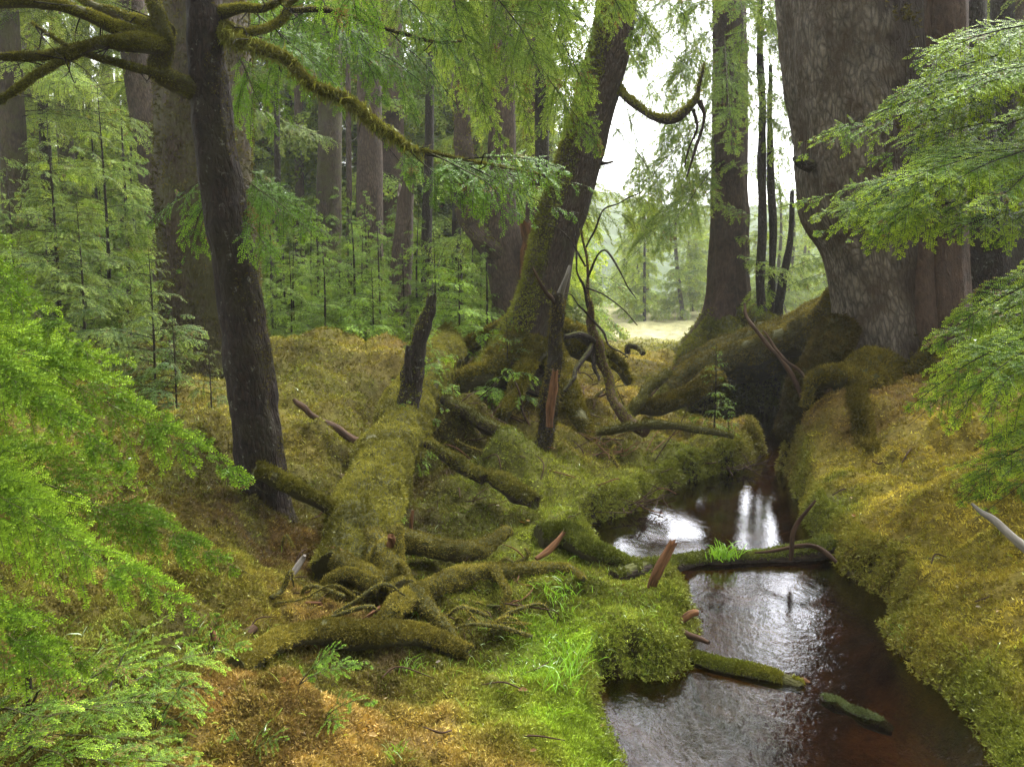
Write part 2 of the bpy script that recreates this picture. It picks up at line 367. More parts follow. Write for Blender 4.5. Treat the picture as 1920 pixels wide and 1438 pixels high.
    w_in = np.arange(n)-np.repeat(np.cumsum(cnt)-cnt, cnt); f = (w_in+0.7)/cnt[ii]
    p = SS[ii]+SD[ii]*(SL[ii]*f)[:, None]; sg = np.where(w_in % 2, 1.0, -1.0)[:, None]; last = (w_in == cnt[ii]-1)
    sd = np.cross(SN[ii], SD[ii])
    d = unit(SD[ii]*(0.42+0.4*f[:, None])+sd*sg*np.where(last, 0.1, 0.9)[:, None]+SN[ii]*rng.normal(size=(n, 1))*0.16)
    nl = q['nl']*rng.uniform(0.75, 1.1, n)*np.clip(1.2-0.65*f, 0, 1)*np.clip(.55+f*4, 0, 1)
    nb = unit(SN[ii]+rng.normal(size=(n, 3))*0.3); pr = unit(np.cross(d, nb)); wv = pr*(q['nw']*0.5*rng.uniform(0.8, 1.2, n))[:, None]
    dl = d*nl[:, None]
    V = np.stack([p, p+dl*0.45+wv, p+dl, p+dl*0.45-wv], 1).reshape(-1, 3)
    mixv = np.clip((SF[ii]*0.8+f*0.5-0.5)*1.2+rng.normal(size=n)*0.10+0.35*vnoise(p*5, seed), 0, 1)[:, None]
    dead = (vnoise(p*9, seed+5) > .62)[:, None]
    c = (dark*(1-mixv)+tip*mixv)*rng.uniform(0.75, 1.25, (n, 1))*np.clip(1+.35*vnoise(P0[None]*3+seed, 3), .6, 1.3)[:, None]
    c = np.where(dead & (rng.rand(n, 1) < .5), np.array([.16, .12, .035]), c)
    foliage = (V, np.arange(4*n).reshape(-1, 4), {'Col': np.repeat(c, 4, 0)}, False)
    # wood: three-sided prisms
    r0 = r0 if r0 is not None else 0.003+0.004*L
    A = np.concatenate([x[0] for x in wood]); Bq = np.concatenate([x[1] for x in wood]); rr = np.concatenate([x[2] for x in wood])*r0
    rr = np.maximum(rr, 0.0007 if lod == 0 else 0.0011*(1+lod))
    dd = unit(Bq-A); ax = unit(np.cross(dd, np.array([0.31, 0.2, 0.93]))); ay = np.cross(dd, ax); Vw = []
    for e, pt in ((1.0, A), (0.8, Bq)):
        for a in (0, 2*PI/3, 4*PI/3): Vw.append(pt+(ax*math.cos(a)+ay*math.sin(a))*(rr*e)[:, None])
    Vw = np.stack(Vw, 1); m = len(A); base = np.arange(m)[:, None]*6
    Q = np.concatenate([base+np.array([0, 1, 4, 3]), base+np.array([1, 2, 5, 4]), base+np.array([2, 0, 3, 5])])
    return (Vw.reshape(-1, 3), Q, {'bc': Vw.reshape(-1, 3)}, False), foliage
def crown(base, H, h0, Lmax, nb, lod, seed, dark, tip, lean=(0, 0), az=None, pend=0.3, wfac=0.42, shape='cone', droop=0.8, rollv=0.35):
    """branches all round a stem from height h0 to H"""
    rng = np.random.RandomState(seed); wd_, fo = [], []
    for b in range(nb):
        h = h0+(H-h0)*((b+rng.rand())/nb); a = rng.uniform(*(az or (0, 2*PI)))
        f = (h-h0)/(H-h0)
        L = Lmax*((1-f)**0.75*0.9+0.12)*rng.uniform(0.6, 1.15) if shape == 'cone' else Lmax*rng.uniform(0.55, 1.1)*(1-0.4*f)
        p0 = np.array(base)+np.array([lean[0]*h, lean[1]*h, h])
        p1 = p0+np.array([math.cos(a)*L, math.sin(a)*L, L*(rng.uniform(0.0, 0.25)-pend)])
        w, l = spray(p0, p1, width=wfac*L, sag=0.16, lod=lod, seed=seed*97+b, dark=dark, tip=tip, droop=droop*rng.uniform(.6, 1.3), bare=0.1, roll=rng.normal()*rollv)
        wd_.append(w); fo.append(l)
    return wd_, fo

# ------------------------------------------------------------------ terrain: heights and moss colours from control points
LAND = [(900,1438,.16),(600,1438,.27),(300,1438,.36),(50,1438,.42),(900,1300,.16),(600,1320,.24),(450,1400,.34),(1080,1320,.11),(1140,1420,.10),
 (880,1200,.17),(650,1250,.22),(400,1250,.38),(200,1250,.45),(50,1200,.5),(1000,1130,.15),(1200,1150,.14),(1250,1230,.12),(1100,1060,.18),(900,1000,.14),(1000,950,.18),(1080,920,.20),
 (1250,870,.18),(1350,835,.15),(780,960,.18),(500,1000,.34),(400,1100,.40),(300,950,.5),(100,900,.6),(250,800,.72),(600,900,.42),(560,830,.55),(600,760,.72),
 (680,705,.92),(740,700,.92),(540,690,.9),(860,840,.32),(940,880,.28),(900,745,.62),(1000,745,.6),(1050,810,.36),(960,690,.8),(1060,700,.62),(1150,770,.36),(1200,722,.42),(1250,690,.48),(1200,668,.48),
 (1500,900,.20),(1600,1000,.21),(1700,1100,.19),(1750,1200,.13),(1850,1300,.10),(1900,1420,.08),(1900,1100,.36),(1900,950,.48),(1700,900,.40),(1600,880,.33),(1540,790,.62),(1590,730,.85),
 (1700,780,.72),(1700,830,.56),(1850,810,.68),(1920,760,.8),(1680,680,1.05),(1760,660,1.15),
 (800,955,.10),(790,905,.12),(840,880,.16),(820,830,.28),(690,1165,.07),(800,1180,.08),(640,1140,.12),(750,1070,.12),(580,960,.30),(590,1050,.24),(1400,660,.72),(1350,650,.70),(1290,700,.44),(1480,620,1.1),(1400,730,.30)]
WORLD = [(-25,22,1.4),(-12,20,1.0),(-5,20,.9),(-2,14,.9),(2,16,.6),(3,25,.30),(4,34,.25),(8,30,.35),(9,18,1.2),(14,22,1.6),(0,40,.5),(6.6,15,1.35),(5.4,14.2,1.1),(4.2,14.0,.9),(3.0,13.6,.7),(1.8,13,.5),(10,10,1.3),(20,40,1),(-30,60,2),(30,60,2),(0,120,2),(-80,100,6),(80,100,6),
 (0,1.2,.15),(-3,0,.4),(3,0,.3),(0,-4,.4),(-10,3,.9),(10,3,.8),(-10,-10,.8),(10,-10,.8),(0,-80,2),(-80,0,3),(80,0,3),(2.4,2.6,.16),(-6,8,.9)]
CP = np.array([Z(*p) for p in LAND]+[np.array(p, float) for p in WORLD])
def lp(x, y):
    r = np.hypot(x, y)+0.6; return np.column_stack([np.arctan2(x, y), np.log(r)])
def rbf_fit(X, Yv, smooth=0.01):
    D = np.linalg.norm(X[:, None]-X[None], axis=-1); n = len(X)
    A = np.zeros((n+1, n+1)); A[:n, :n] = D-smooth*np.eye(n)*-1; A[:n, n] = 1; A[n, :n] = 1
    return np.linalg.solve(A, np.vstack([Yv, np.zeros((1, Yv.shape[1]))]))
XP = lp(CP[:, 0], CP[:, 1]); WP = rbf_fit(XP, CP[:, 2:3], -0.01)
STREAM_PX = [(1225,1438),(1190,1380),(1155,1320),(1140,1275),(1190,1268),(1250,1282),(1318,1268),(1322,1230),(1300,1190),(1305,1140),(1285,1092),(1205,1072),(1135,1042),(1112,1010),(1135,985),(1200,960),
 (1232,932),(1292,906),(1402,878),(1425,850),(1490,835),(1472,870),(1478,925),(1508,1000),(1555,1045),(1605,1090),(1650,1120),(1652,1150),(1672,1195),(1700,1255),(1755,1298),(1800,1345),(1845,1438)]
SP = []
for px, py in STREAM_PX:
    SP.append(Z(px, py, 0.0)[:2])
    if (px, py) == (1425, 850): SP += [np.array(v) for v in ((2.9,9.15),(2.2,9.45),(2.0,11.0),(2.7,12.4),(3.8,12.9),(4.9,12.6),(4.9,11.4),(4.2,10.0))]
SP = np.array([(SP[0][0]-0.1, 0.6), *SP, (SP[-1][0]+0.5, 0.6)])
def stream_sd(x, y):
    """signed distance to the water's edge, positive on land"""
    P = np.column_stack([x, y]); best = np.full(len(P), 1e9); inside = np.zeros(len(P), bool)
    for k in range(len(SP)):
        a, b = SP[k], SP[(k+1) % len(SP)]; ab = b-a
        t = np.clip(((P-a)@ab)/(ab@ab), 0, 1); best = np.minimum(best, np.linalg.norm(P-a-t[:, None]*ab, axis=1))
        c = ((a[1] > P[:, 1]) != (b[1] > P[:, 1]))
        with np.errstate(divide='ignore', invalid='ignore'):
            xi = (b[0]-a[0])*(P[:, 1]-a[1])/(b[1]-a[1])+a[0]
        inside ^= c & (P[:, 0] < xi)
    return np.where(inside, -best, best)
MOUNDS = [(640,705,.86,1.0,.17),(555,690,.9,.8,.12),(740,700,.86,.5,.14),(880,850,.25,.40,.36),(945,905,.22,.34,.27),(760,705,.85,.5,.15),(1000,760,.5,.4,.12),(850,760,.55,.5,.15),(600,870,.45,.35,.16),(640,800,.6,.4,.18),(450,900,.5,.5,.12),
 (1270,860,.18,.35,.06),(1380,865,.15,.25,.05),(1180,1190,.1,.22,.07),(1270,1140,.1,.16,.06),(1690,1090,.25,.3,.08),(1560,850,.3,.4,.12),(1550,780,.5,.45,.34),(1440,610,.95,.55,.28),(1380,650,.7,.4,.2),(1250,690,.42,.35,.1),(590,745,.75,.35,.16),(690,760,.72,.32,.15),(620,690,.9,.40,.16),(720,690,.9,.35,.14),(560,790,.6,.3,.13),(520,720,.8,.4,.16),(660,850,.5,.28,.12),(300,1000,.5,.35,.12),(380,880,.55,.35,.14),(420,1010,.4,.3,.1),
 (550,1400,.24,.25,.12),(420,1120,.36,.4,.1),(1000,1180,.12,.2,.05),(1080,980,.15,.22,.07),(1120,930,.16,.25,.07),(1060,860,.26,.3,.09),(1780,820,.6,.5,.12),(300,860,.6,.6,.2),(200,760,.8,.7,.2),(900,960,.15,.3,.06)]
MP = [(Z(px, py, z), r, h) for px, py, z, r, h in MOUNDS]
def ground_h(x, y, fine=True):
    x = np.atleast_1d(np.asarray(x, float)); y = np.atleast_1d(np.asarray(y, float)); out = np.zeros(len(x))
    for s in range(0, len(x), 40000):
        xs, ys = x[s:s+40000], y[s:s+40000]
        q = lp(xs, ys); D = np.linalg.norm(q[:, None]-XP[None], axis=-1)
        h = D@WP[:-1, 0]+WP[-1, 0]
        P = np.column_stack([xs, ys, xs*0]); rr = np.hypot(xs, ys)
        for (c, r, hh) in MP:
            d2 = ((xs-c[0])**2+(ys-c[1])**2)/(r*r)*(1+0.35*vnoise(P*1.6/r, 5)); h += 1.3*hh*np.exp(-d2*1.6)
        sd = stream_sd(xs, ys)
        if fine:
            sd = sd+0.075*fbm(P*3.2, 3, 3)
            amp = np.clip(sd*1.8, 0.25, 1)
            bm = 1-np.abs(vnoise(P*1.5, 21))
            h = h+amp*(0.055*fbm(P*1.1, 2, 9)+0.07*(bm-0.6)*np.clip(rr/5, 0.35, 1)+0.030*fbm(P*5.0, 3, 4)+0.17*(np.abs(vnoise(P*1.9, 51))-.3)*np.clip(rr/4.5, .4, 1)+0.050*(np.abs(vnoise(P*5.2, 52))-.3)+0.036*(np.abs(vnoise(P*12, 53))-.3))+amp*np.clip((rr-5)/6, 0, 1)*0.10*fbm(P*0.55, 2, 2)
        far = np.clip((rr-30)/30, 0, 1); h = h*(1-far)+far*(0.6+rr*0.01)
        hl = sstep(80, 200, rr); h = h+hl*(20+5*fbm(P*.02, 2, 5))+np.clip((rr-75)/20, 0, 1)*2.2*np.abs(vnoise(P*.22, 6))
        h = np.maximum(h, 0.07+0.05*np.clip(sd, 0, 1))
        w = sstep(-0.07, 0.17, sd); bed = -0.16-0.16*np.clip(-sd*2, 0, 1)+0.03*vnoise(P*7, 8)
        out[s:s+40000] = bed*(1-w)+h*w
    return out
def gh(x, y): return float(ground_h([x], [y])[0])
def GP(px, py, lift=0.0):              # the ground point seen at a photo pixel
    r = ray(px, py); t = np.linspace(1.8, 45, 900)/r[1]; P = CAM+r*t[:, None]
    below = np.maximum(grid_h(P[:, 0], P[:, 1]), 0.0) > P[:, 2]
    k = int(np.argmax(below)) if below.any() else 899
    return P[k]+np.array([0, 0, lift])
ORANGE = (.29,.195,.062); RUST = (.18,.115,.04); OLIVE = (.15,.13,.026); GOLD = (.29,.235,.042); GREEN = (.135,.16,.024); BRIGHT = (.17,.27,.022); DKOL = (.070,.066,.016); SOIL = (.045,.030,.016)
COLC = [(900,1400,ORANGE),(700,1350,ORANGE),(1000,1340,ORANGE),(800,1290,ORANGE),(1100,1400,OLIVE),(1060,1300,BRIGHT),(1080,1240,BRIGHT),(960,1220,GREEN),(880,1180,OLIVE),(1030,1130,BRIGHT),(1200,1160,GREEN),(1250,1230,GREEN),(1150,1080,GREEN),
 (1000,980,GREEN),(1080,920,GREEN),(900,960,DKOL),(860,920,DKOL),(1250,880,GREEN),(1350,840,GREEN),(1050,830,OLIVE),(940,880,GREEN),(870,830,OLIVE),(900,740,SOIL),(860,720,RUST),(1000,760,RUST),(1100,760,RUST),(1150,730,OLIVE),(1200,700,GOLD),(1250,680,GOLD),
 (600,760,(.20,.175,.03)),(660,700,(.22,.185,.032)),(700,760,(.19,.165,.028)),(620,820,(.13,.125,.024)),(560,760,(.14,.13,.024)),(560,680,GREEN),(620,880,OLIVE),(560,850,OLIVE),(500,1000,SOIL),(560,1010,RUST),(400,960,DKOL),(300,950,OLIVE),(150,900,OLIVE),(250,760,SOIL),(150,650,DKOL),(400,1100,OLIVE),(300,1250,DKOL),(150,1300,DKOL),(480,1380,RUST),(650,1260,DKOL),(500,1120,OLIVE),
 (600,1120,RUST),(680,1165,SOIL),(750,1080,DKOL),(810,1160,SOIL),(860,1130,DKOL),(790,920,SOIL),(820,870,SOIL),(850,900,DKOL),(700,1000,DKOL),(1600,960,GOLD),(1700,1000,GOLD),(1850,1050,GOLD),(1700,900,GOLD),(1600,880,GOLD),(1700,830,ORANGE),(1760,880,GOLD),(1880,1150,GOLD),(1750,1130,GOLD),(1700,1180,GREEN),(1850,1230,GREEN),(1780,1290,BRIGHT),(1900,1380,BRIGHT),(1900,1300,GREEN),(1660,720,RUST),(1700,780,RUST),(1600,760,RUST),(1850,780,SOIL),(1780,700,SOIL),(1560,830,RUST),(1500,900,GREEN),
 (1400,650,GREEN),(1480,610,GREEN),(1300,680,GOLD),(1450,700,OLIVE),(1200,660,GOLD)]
XC = np.array([lp(*[np.array([v]) for v in Z(px, py, 0.35 if py > 720 else 0.75)[:2]])[0] for px, py, c in COLC]+[lp(np.array([a]), np.array([b]))[0] for a, b in ((-12,20),(0,30),(6,30),(14,18),(0,90),(0,-5),(3.2,11),(2.6,11),(4.2,11.2),(3.2,12.7),(2.6,12.4),(4,13.1),(4.9,12.5),(2.35,11.5))])  # far meadow points carry the clearing's glow as paler grass colour
VC = np.array([c for _, _, c in COLC]+[OLIVE, (.46,.46,.24), (.46,.46,.26), GREEN, (.10,.16,.03), OLIVE]+[(.012,.009,.006)]*8)  # closing entries: shade of the hollow painted as near-black ground
def ground_col(x, y):
    out = np.zeros((len(x), 3))
    for s in range(0, len(x), 40000):
        xs, ys = x[s:s+40000], y[s:s+40000]; P = np.column_stack([xs, ys, xs*0])
        q = lp(xs, ys)+0.035*np.column_stack([fbm(P*3, 2, 31), fbm(P*3, 2, 32)])
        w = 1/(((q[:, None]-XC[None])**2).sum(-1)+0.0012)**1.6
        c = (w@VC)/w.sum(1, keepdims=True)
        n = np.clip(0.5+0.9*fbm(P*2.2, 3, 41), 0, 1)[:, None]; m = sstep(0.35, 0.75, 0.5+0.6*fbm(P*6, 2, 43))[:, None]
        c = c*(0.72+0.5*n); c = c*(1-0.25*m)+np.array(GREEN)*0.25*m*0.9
        out[s:s+40000] = c
    return out
# the ground sheet: a polar grid, fine in view, out to the horizon
ang = np.concatenate([np.arange(-43, 43, 0.16), np.arange(43, 317, 4.0)])*PI/180
rad = np.concatenate([np.geomspace(0.9, 22, 470), np.geomspace(22.6, 220, 130)])
A_, R_ = np.meshgrid(ang, rad); gx, gy = (R_*np.sin(A_)).ravel(), (R_*np.cos(A_)).ravel()
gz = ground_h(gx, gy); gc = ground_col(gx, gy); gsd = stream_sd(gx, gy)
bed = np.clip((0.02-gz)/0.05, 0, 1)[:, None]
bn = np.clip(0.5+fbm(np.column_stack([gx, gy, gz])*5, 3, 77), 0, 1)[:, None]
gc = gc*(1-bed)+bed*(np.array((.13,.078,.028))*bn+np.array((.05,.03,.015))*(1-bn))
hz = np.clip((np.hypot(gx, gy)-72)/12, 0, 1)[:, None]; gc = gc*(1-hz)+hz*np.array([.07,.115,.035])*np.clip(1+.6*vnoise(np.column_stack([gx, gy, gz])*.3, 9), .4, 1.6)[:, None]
gn = np.ones(len(gx)); na, nr = len(ang), len(rad)
Zg = gz.reshape(nr, na); slope = np.abs(np.gradient(Zg, axis=0)/np.gradient(rad)[:, None]).ravel()
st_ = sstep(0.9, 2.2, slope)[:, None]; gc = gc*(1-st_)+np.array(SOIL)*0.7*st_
i = np.arange(nr-1)[:, None]*na; j = np.arange(na)[None]; j2 = (j+1) % na
Qg = np.stack([i+j, i+na+j, i+na+j2, i+j2], -1).reshape(-1, 4)[:, ::-1]
Vg = np.column_stack([gx, gy, gz]); cap0 = np.arange(na)
M_GROUND = ground_mat()
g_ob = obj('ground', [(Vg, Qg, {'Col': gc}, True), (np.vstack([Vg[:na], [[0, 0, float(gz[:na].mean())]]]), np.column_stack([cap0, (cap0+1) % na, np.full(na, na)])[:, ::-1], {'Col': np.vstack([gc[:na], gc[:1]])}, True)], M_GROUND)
tag(g_ob, 'mossy forest floor of orange, olive and green moss', None, kind='structure')
# water
RINGS = [(*Z(px, py, 0)[:2], r) for px, py, r in ((1180,1000,.5),(1250,985,.35),(1440,1150,.35),(1390,1240,.3),(1500,1190,.3),(1300,1330,.25),(1420,1380,.25))]
wx = np.linspace(-1.2, 5.5, 40); wy = np.linspace(0.4, 13.3, 60); WX, WY = np.meshgrid(wx, wy)
ii = np.arange(59)[:, None]*40+np.arange(39)[None]
water = obj('stream_water', (np.column_stack([WX.ravel(), WY.ravel(), 0*WX.ravel()]), np.stack([ii, ii+1, ii+41, ii+40], -1).reshape(-1, 4), {}, True), water_mat())
tag(water, 'dark brown peat water of the forest stream', None, kind='structure')

lr = np.arange(nr, dtype=float)
def grid_h(x, y):                        # heights read back from the ground sheet
    rr = np.hypot(x, y); aa = np.arctan2(x, y)
    fi = np.clip(np.interp(rr, rad, lr), 0, nr-1.001); fj = np.clip(np.interp(aa, ang[ang < 1.0], np.arange((ang < 1.0).sum(), dtype=float)), 0, na-1.001)
    i0, j0 = fi.astype(int), fj.astype(int); u, v = fi-i0, fj-j0
    return (Zg[i0, j0]*(1-u)+Zg[i0+1, j0]*u)*(1-v)+(Zg[i0, j0+1]*(1-u)+Zg[i0+1, j0+1]*u)*v
# ------------------------------------------------------------------ materials in use
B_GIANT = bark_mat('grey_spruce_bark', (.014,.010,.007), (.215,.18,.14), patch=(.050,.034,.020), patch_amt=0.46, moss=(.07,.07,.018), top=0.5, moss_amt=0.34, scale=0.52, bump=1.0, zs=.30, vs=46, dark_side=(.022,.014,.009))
B_RED = bark_mat('reddish_cedar_bark', (.016,.010,.007), (.085,.052,.035), patch=(.03,.022,.014), patch_amt=0.4, moss_amt=0.22, scale=1.3, plate=False, bump=1.0)
B_DARK = bark_mat('dark_wet_bark', (.005,.003,.0025), (.038,.023,.015), patch=(.024,.020,.008), patch_amt=0.45, moss_amt=0.20, scale=1.5, lichen=0.75, bump=1.0)
B_BROWN = bark_mat('brown_mossy_bark', (.02,.014,.008), (.075,.052,.032), patch=(.05,.046,.014), patch_amt=0.5, moss_amt=0.33, scale=1.1, bump=0.8)
B_GREYB = bark_mat('grey_brown_bark', (.028,.019,.013), (.115,.080,.056), patch=(.065,.055,.026), patch_amt=0.35, moss_amt=0.22, scale=1.2, bump=0.8)
B_MOSSY = bark_mat('moss_covered_wood', (.016,.011,.007), (.048,.032,.017), patch=(.045,.040,.011), patch_amt=0.6, moss=(.09,.088,.017), top=0.8, moss_amt=0.40, scale=1.4, plate=False, bump=0.7)
B_LEAN = bark_mat('half_mossy_bark', (.014,.009,.006), (.075,.052,.034), patch=(.04,.034,.02), patch_amt=0.4, moss=(.105,.115,.018), top=0.6, moss_amt=0.25, scale=1.3, bump=0.9)
B_STICK = plain_mat('dead_brown_wood', (.050,.029,.017), 0.85, 0.75)
B_ORANGE = plain_mat('broken_orange_wood', (.12,.058,.026), 0.85, 0.85, 40)
B_WHITE = plain_mat('bleached_wood', (.20,.18,.155), 0.7, 0.85, 14)
L_NEAR = leaf_mat('hemlock_needles', 0.38, 1.0, 0.10)
L_FAR = leaf_mat('forest_foliage', 0.42, 1.0, 0.05)
L_MOSS = leaf_mat('moss_leaves', 0.25, 1.0, 0.008)
L_GRASS = leaf_mat('grass_blades', 0.4, 1.0, 0.08)

MOSS_N = 3.0
def add_moss(parent, parts, n, size, seed, nz_min=0.1, col=None, spread=0.8, nb=2):
    m = moss_on(parts, int(n*MOSS_N), size, seed, nz_min, col, spread, nb)
    return obj('moss', m, L_MOSS, parent) if m else None
def add_sprays(tree, specs, lod, seed, dark, tip, mwood, mleaf, join=None, **kw):
    """each spec: (P0, P1, width) one branch with its own needles, under the tree"""
    for k, s in enumerate(specs):
        a = dict(kw); a.update(s[3] if len(s) > 3 else {})
        w, l = spray(s[0], s[1], s[2], lod=a.pop('lod', lod), seed=seed+k*7, dark=a.pop('dark', dark), tip=a.pop('tip', tip), **a)
        b = obj('branch', w, mwood, tree); obj('foliage', l, mleaf, b)

# ================================================================== THE LARGE TREES
def trunk_thing(name, label, cat, pts, m, group=None, moss=0, moss_size=0.03, moss_nz=-0.2, seed=0, moss_col=None, part='trunk', **k):
    base = W(*pts[0][:3]); t = empty(name, base, label, cat, group)
    p = T(pts, seed=seed, **k); obj(part, p, m, t)
    if moss: add_moss(t, p, moss, moss_size, seed, moss_nz, moss_col)
    return t, p
def limb(t, pts, m, moss=0, size=0.02, seed=0, name='branch', nz=-0.3, col=None, spread=0.8, sub=None, **k):
    k.setdefault('nseg', 10); k.setdefault('wob', 0.02); k.setdefault('rough', 0.24); k.setdefault('freq', 8)
    if name == 'root':
        q, l = pts[-2], pts[-1]; pts = list(pts)+[(l[0]+(l[0]-q[0])*.5, l[1]+30, l[2], l[3]*.7)]
    p = T(pts, seed=seed, **k); b = obj(name, p, m, t)
    if moss: add_moss(b, p, moss, size, seed, nz, col, spread)
    return b, p

# the great spruce right of the stream
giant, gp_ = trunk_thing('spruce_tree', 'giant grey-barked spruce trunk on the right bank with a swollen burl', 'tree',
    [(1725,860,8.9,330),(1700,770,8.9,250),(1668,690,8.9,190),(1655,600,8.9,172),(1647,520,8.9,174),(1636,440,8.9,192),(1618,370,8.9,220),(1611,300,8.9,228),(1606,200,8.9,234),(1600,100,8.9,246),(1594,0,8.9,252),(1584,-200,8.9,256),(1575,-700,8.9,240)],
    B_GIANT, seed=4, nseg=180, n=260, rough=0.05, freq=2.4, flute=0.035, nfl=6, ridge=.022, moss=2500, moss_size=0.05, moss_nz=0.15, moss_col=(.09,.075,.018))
for k, pts in enumerate(([(1575,610,8.5,70),(1545,680,8.3,80),(1520,720,8.2,75),(1490,790,8.1,60)], [(1600,556,10.6,84),(1540,606,11.2,70),(1480,640,11.6,58),(1400,664,12.0,54),(1330,688,12.2,50),(1285,714,12.2,44),(1240,742,12.0,30)],
      [(1610,590,11.5,110),(1500,640,12.3,100),(1400,672,12.7,90),(1310,700,12.8,70)], [(1620,580,12.0,110),(1500,632,12.9,100),(1400,664,13.3,90),(1310,690,13.4,70)],  # hidden roof tubes added behind the arch to shade the hollow
      [(1640,700,8.1,110),(1600,720,7.7,70),(1570,705,7.5,46),(1530,712,7.4,34),(1516,735,7.4,20)], [(1760,690,8.2,120),(1800,760,7.6,90),(1850,850,7.0,50)],
      [(1590,705,7.6,36),(1612,760,7.2,34),(1622,830,6.9,40),(1655,850,6.7,44),(1690,868,6.6,22)], [(1345,705,9.2,40),(1300,740,9.0,38),(1240,760,8.9,34),(1190,770,8.9,24)])):
    limb(giant, pts, B_MOSSY, 6000 if k < 4 else 2500, 0.032, seed=60+k, name='root', nz=-.6 if k < 4 else -.3, clump=.12, nseg=18, rough=0.14, col=(.12,.10,.02) if k != 0 else (.07,.055,.016))
limb(giant, [(1520,312,8.6,26),(1500,306,8.55,18),(1488,298,8.5,8)], B_DARK, seed=3, name='branch_stub')
red, rp = trunk_thing('cedar_tree', 'straight reddish-brown trunk hard against the right side of the giant spruce', 'tree',
    [(1772,780,8.6,140),(1768,640,8.6,98),(1764,520,8.6,90),(1764,300,8.6,86),(1764,100,8.6,88),(1766,-200,8.6,76),(1766,-600,8.6,70)], B_RED, seed=7, nseg=36, n=120, rough=0.06, flute=0.06, nfl=8)
trunk_thing('cedar_tree', 'narrow reddish trunk squeezed between the giant spruce and the straight cedar', 'tree',
    [(1740,750,8.55,80),(1728,560,8.5,50),(1722,350,8.5,44),(1722,100,8.5,40),(1730,-300,8.4,40)], B_RED, seed=17, nseg=24, n=90, rough=0.08)
trunk_thing('cedar_tree', 'dark shaded trunk behind the bright sprays at the right edge', 'tree',
    [(1850,760,10.2,190),(1850,560,10.2,160),(1842,400,10.2,120),(1826,280,10.2,80),(1812,100,10.2,70),(1800,-300,10.2,60)], B_DARK, seed=9, nseg=32, n=90, rough=0.08, flute=0.06)
trunk_thing('conifer_tree', 'thin shaded trunk in the gap at the far right edge', 'tree',
    [(1884,640,13,46),(1882,400,13,42),(1880,200,13,40),(1880,-200,13,36)], B_DARK, seed=19, nseg=16, n=60)

# the tree behind the pool, between the leaning tree and the giant
mid, mp_ = trunk_thing('hemlock_tree', 'dark flared trunk standing in the bright gap behind the pool', 'tree',
    [(p_[0], p_[1], p_[2]*1.25, p_[3]) for p_ in ((1350,672,12.4,190),(1356,630,12.4,120),(1362,580,12.4,86),(1366,500,12.4,72),(1368,400,12.4,66),(1368,250,12.4,62),(1368,100,12.4,60),(1368,-200,12.4,56),(1368,-700,12.4,46))],
    B_RED, seed=23, nseg=40, n=140, rough=0.05, flute=0.07, nfl=9, moss=900, moss_size=0.05, moss_nz=0.25)
for k, pts in enumerate(([(1335,610,12.2,40),(1310,645,11.9,36),(1280,672,11.6,26)], [(1395,600,12.2,60),(1420,600,11.9,50),(1450,615,11.5,40),(1470,650,11.0,30)], [(1365,620,12.0,60),(1370,660,11.5,50),(1340,690,11.0,34)])):
    limb(mid, [(p_[0], p_[1], p_[2]*1.25, p_[3]) for p_ in pts], B_MOSSY, 900, 0.04, seed=80+k, name='root', nz=0.0, nseg=14)
sm = []
for a, b, w, lab in ((( 1426,606,12.0),(1424,-60,12.0),15,'thin dark stem nearest the flared trunk in the bright gap'), ((1446,598,12.2),(1443,120,12.2),13,'thin dark stem, second from the flared trunk in the bright gap'),
                     ((1462,600,12.3),(1486,360,12.3),14,'short thin stem leaning right beside the giant spruce')):
    a = (a[0], a[1], a[2]*1.22); b = (b[0], b[1], b[2]*1.22)
    sm.append(trunk_thing('slender_tree', lab, 'tree', [(a[0]+2,a[1]+14,a[2],w*1.8),(a[0],a[1]-20,a[2],w*1.2),((a[0]+b[0])/2+3,(a[1]+b[1])/2,a[2],w),(b[0],b[1],b[2],w*0.6)], B_DARK, seed=int(w), nseg=12, n=90, wob=0.035, rough=.2, freq=3)[0])
    rs_ = np.random.RandomState(int(b[0]))
    for q in range(7):
        f_ = rs_.uniform(.1, .9); P_ = W(a[0]*(1-f_)+b[0]*f_, a[1]*(1-f_)+b[1]*f_, a[2]); D_ = np.array([rs_.normal(), rs_.normal()*.6, rs_.uniform(-.5, .3)]); D_ = D_/np.linalg.norm(D_)*rs_.uniform(.5, 1.1)
        w_, l_ = spray(P_, P_+D_, .4, lod=2, seed=q*5+int(b[0]), dark=np.array([.11,.17,.03]), tip=np.array([.27,.35,.06]), droop=.6, up=(0, -.5, .85)); b_ = obj('branch', w_, B_DARK, sm[-1]); obj('foliage', l_, L_FAR, b_)

# the leaning tree
lean, lp_ = trunk_thing('leaning_tree', 'leaning tree with a mossy left side rising from an arched root base', 'tree',
    [(955,735,9.3,190),(965,700,9.35,150),(985,650,9.4,118),(1003,600,9.4,100),(1020,540,9.4,90),(1036,470,9.4,86),(1058,390,9.4,86),(1084,300,9.4,80),(1110,220,9.4,78),(1132,140,9.4,76),(1152,50,9.4,72),(1170,-60,9.4,66),(1200,-260,9.4,54)],
    B_LEAN, seed=31, nseg=40, n=170, rough=0.07, flute=0.03)
rngL = np.random.RandomState(5)
PL, NL = surf_samples(lp_, 42000, rngL); kL = (NL[:, 0]*-0.8+NL[:, 1]*-0.25+NL[:, 2]*0.5+0.5*vnoise(PL*4, 3)) > 0.28
cL = 1.25*MOSS_A*np.clip(0.8+0.5*vnoise(PL*3, 8), 0.3, 1.4)[:, None]*np.array([.85, .95, 1])
obj('moss', blades(PL[kL], NL[kL], 0.035, cL[kL], rngL, 2), L_MOSS, lean)
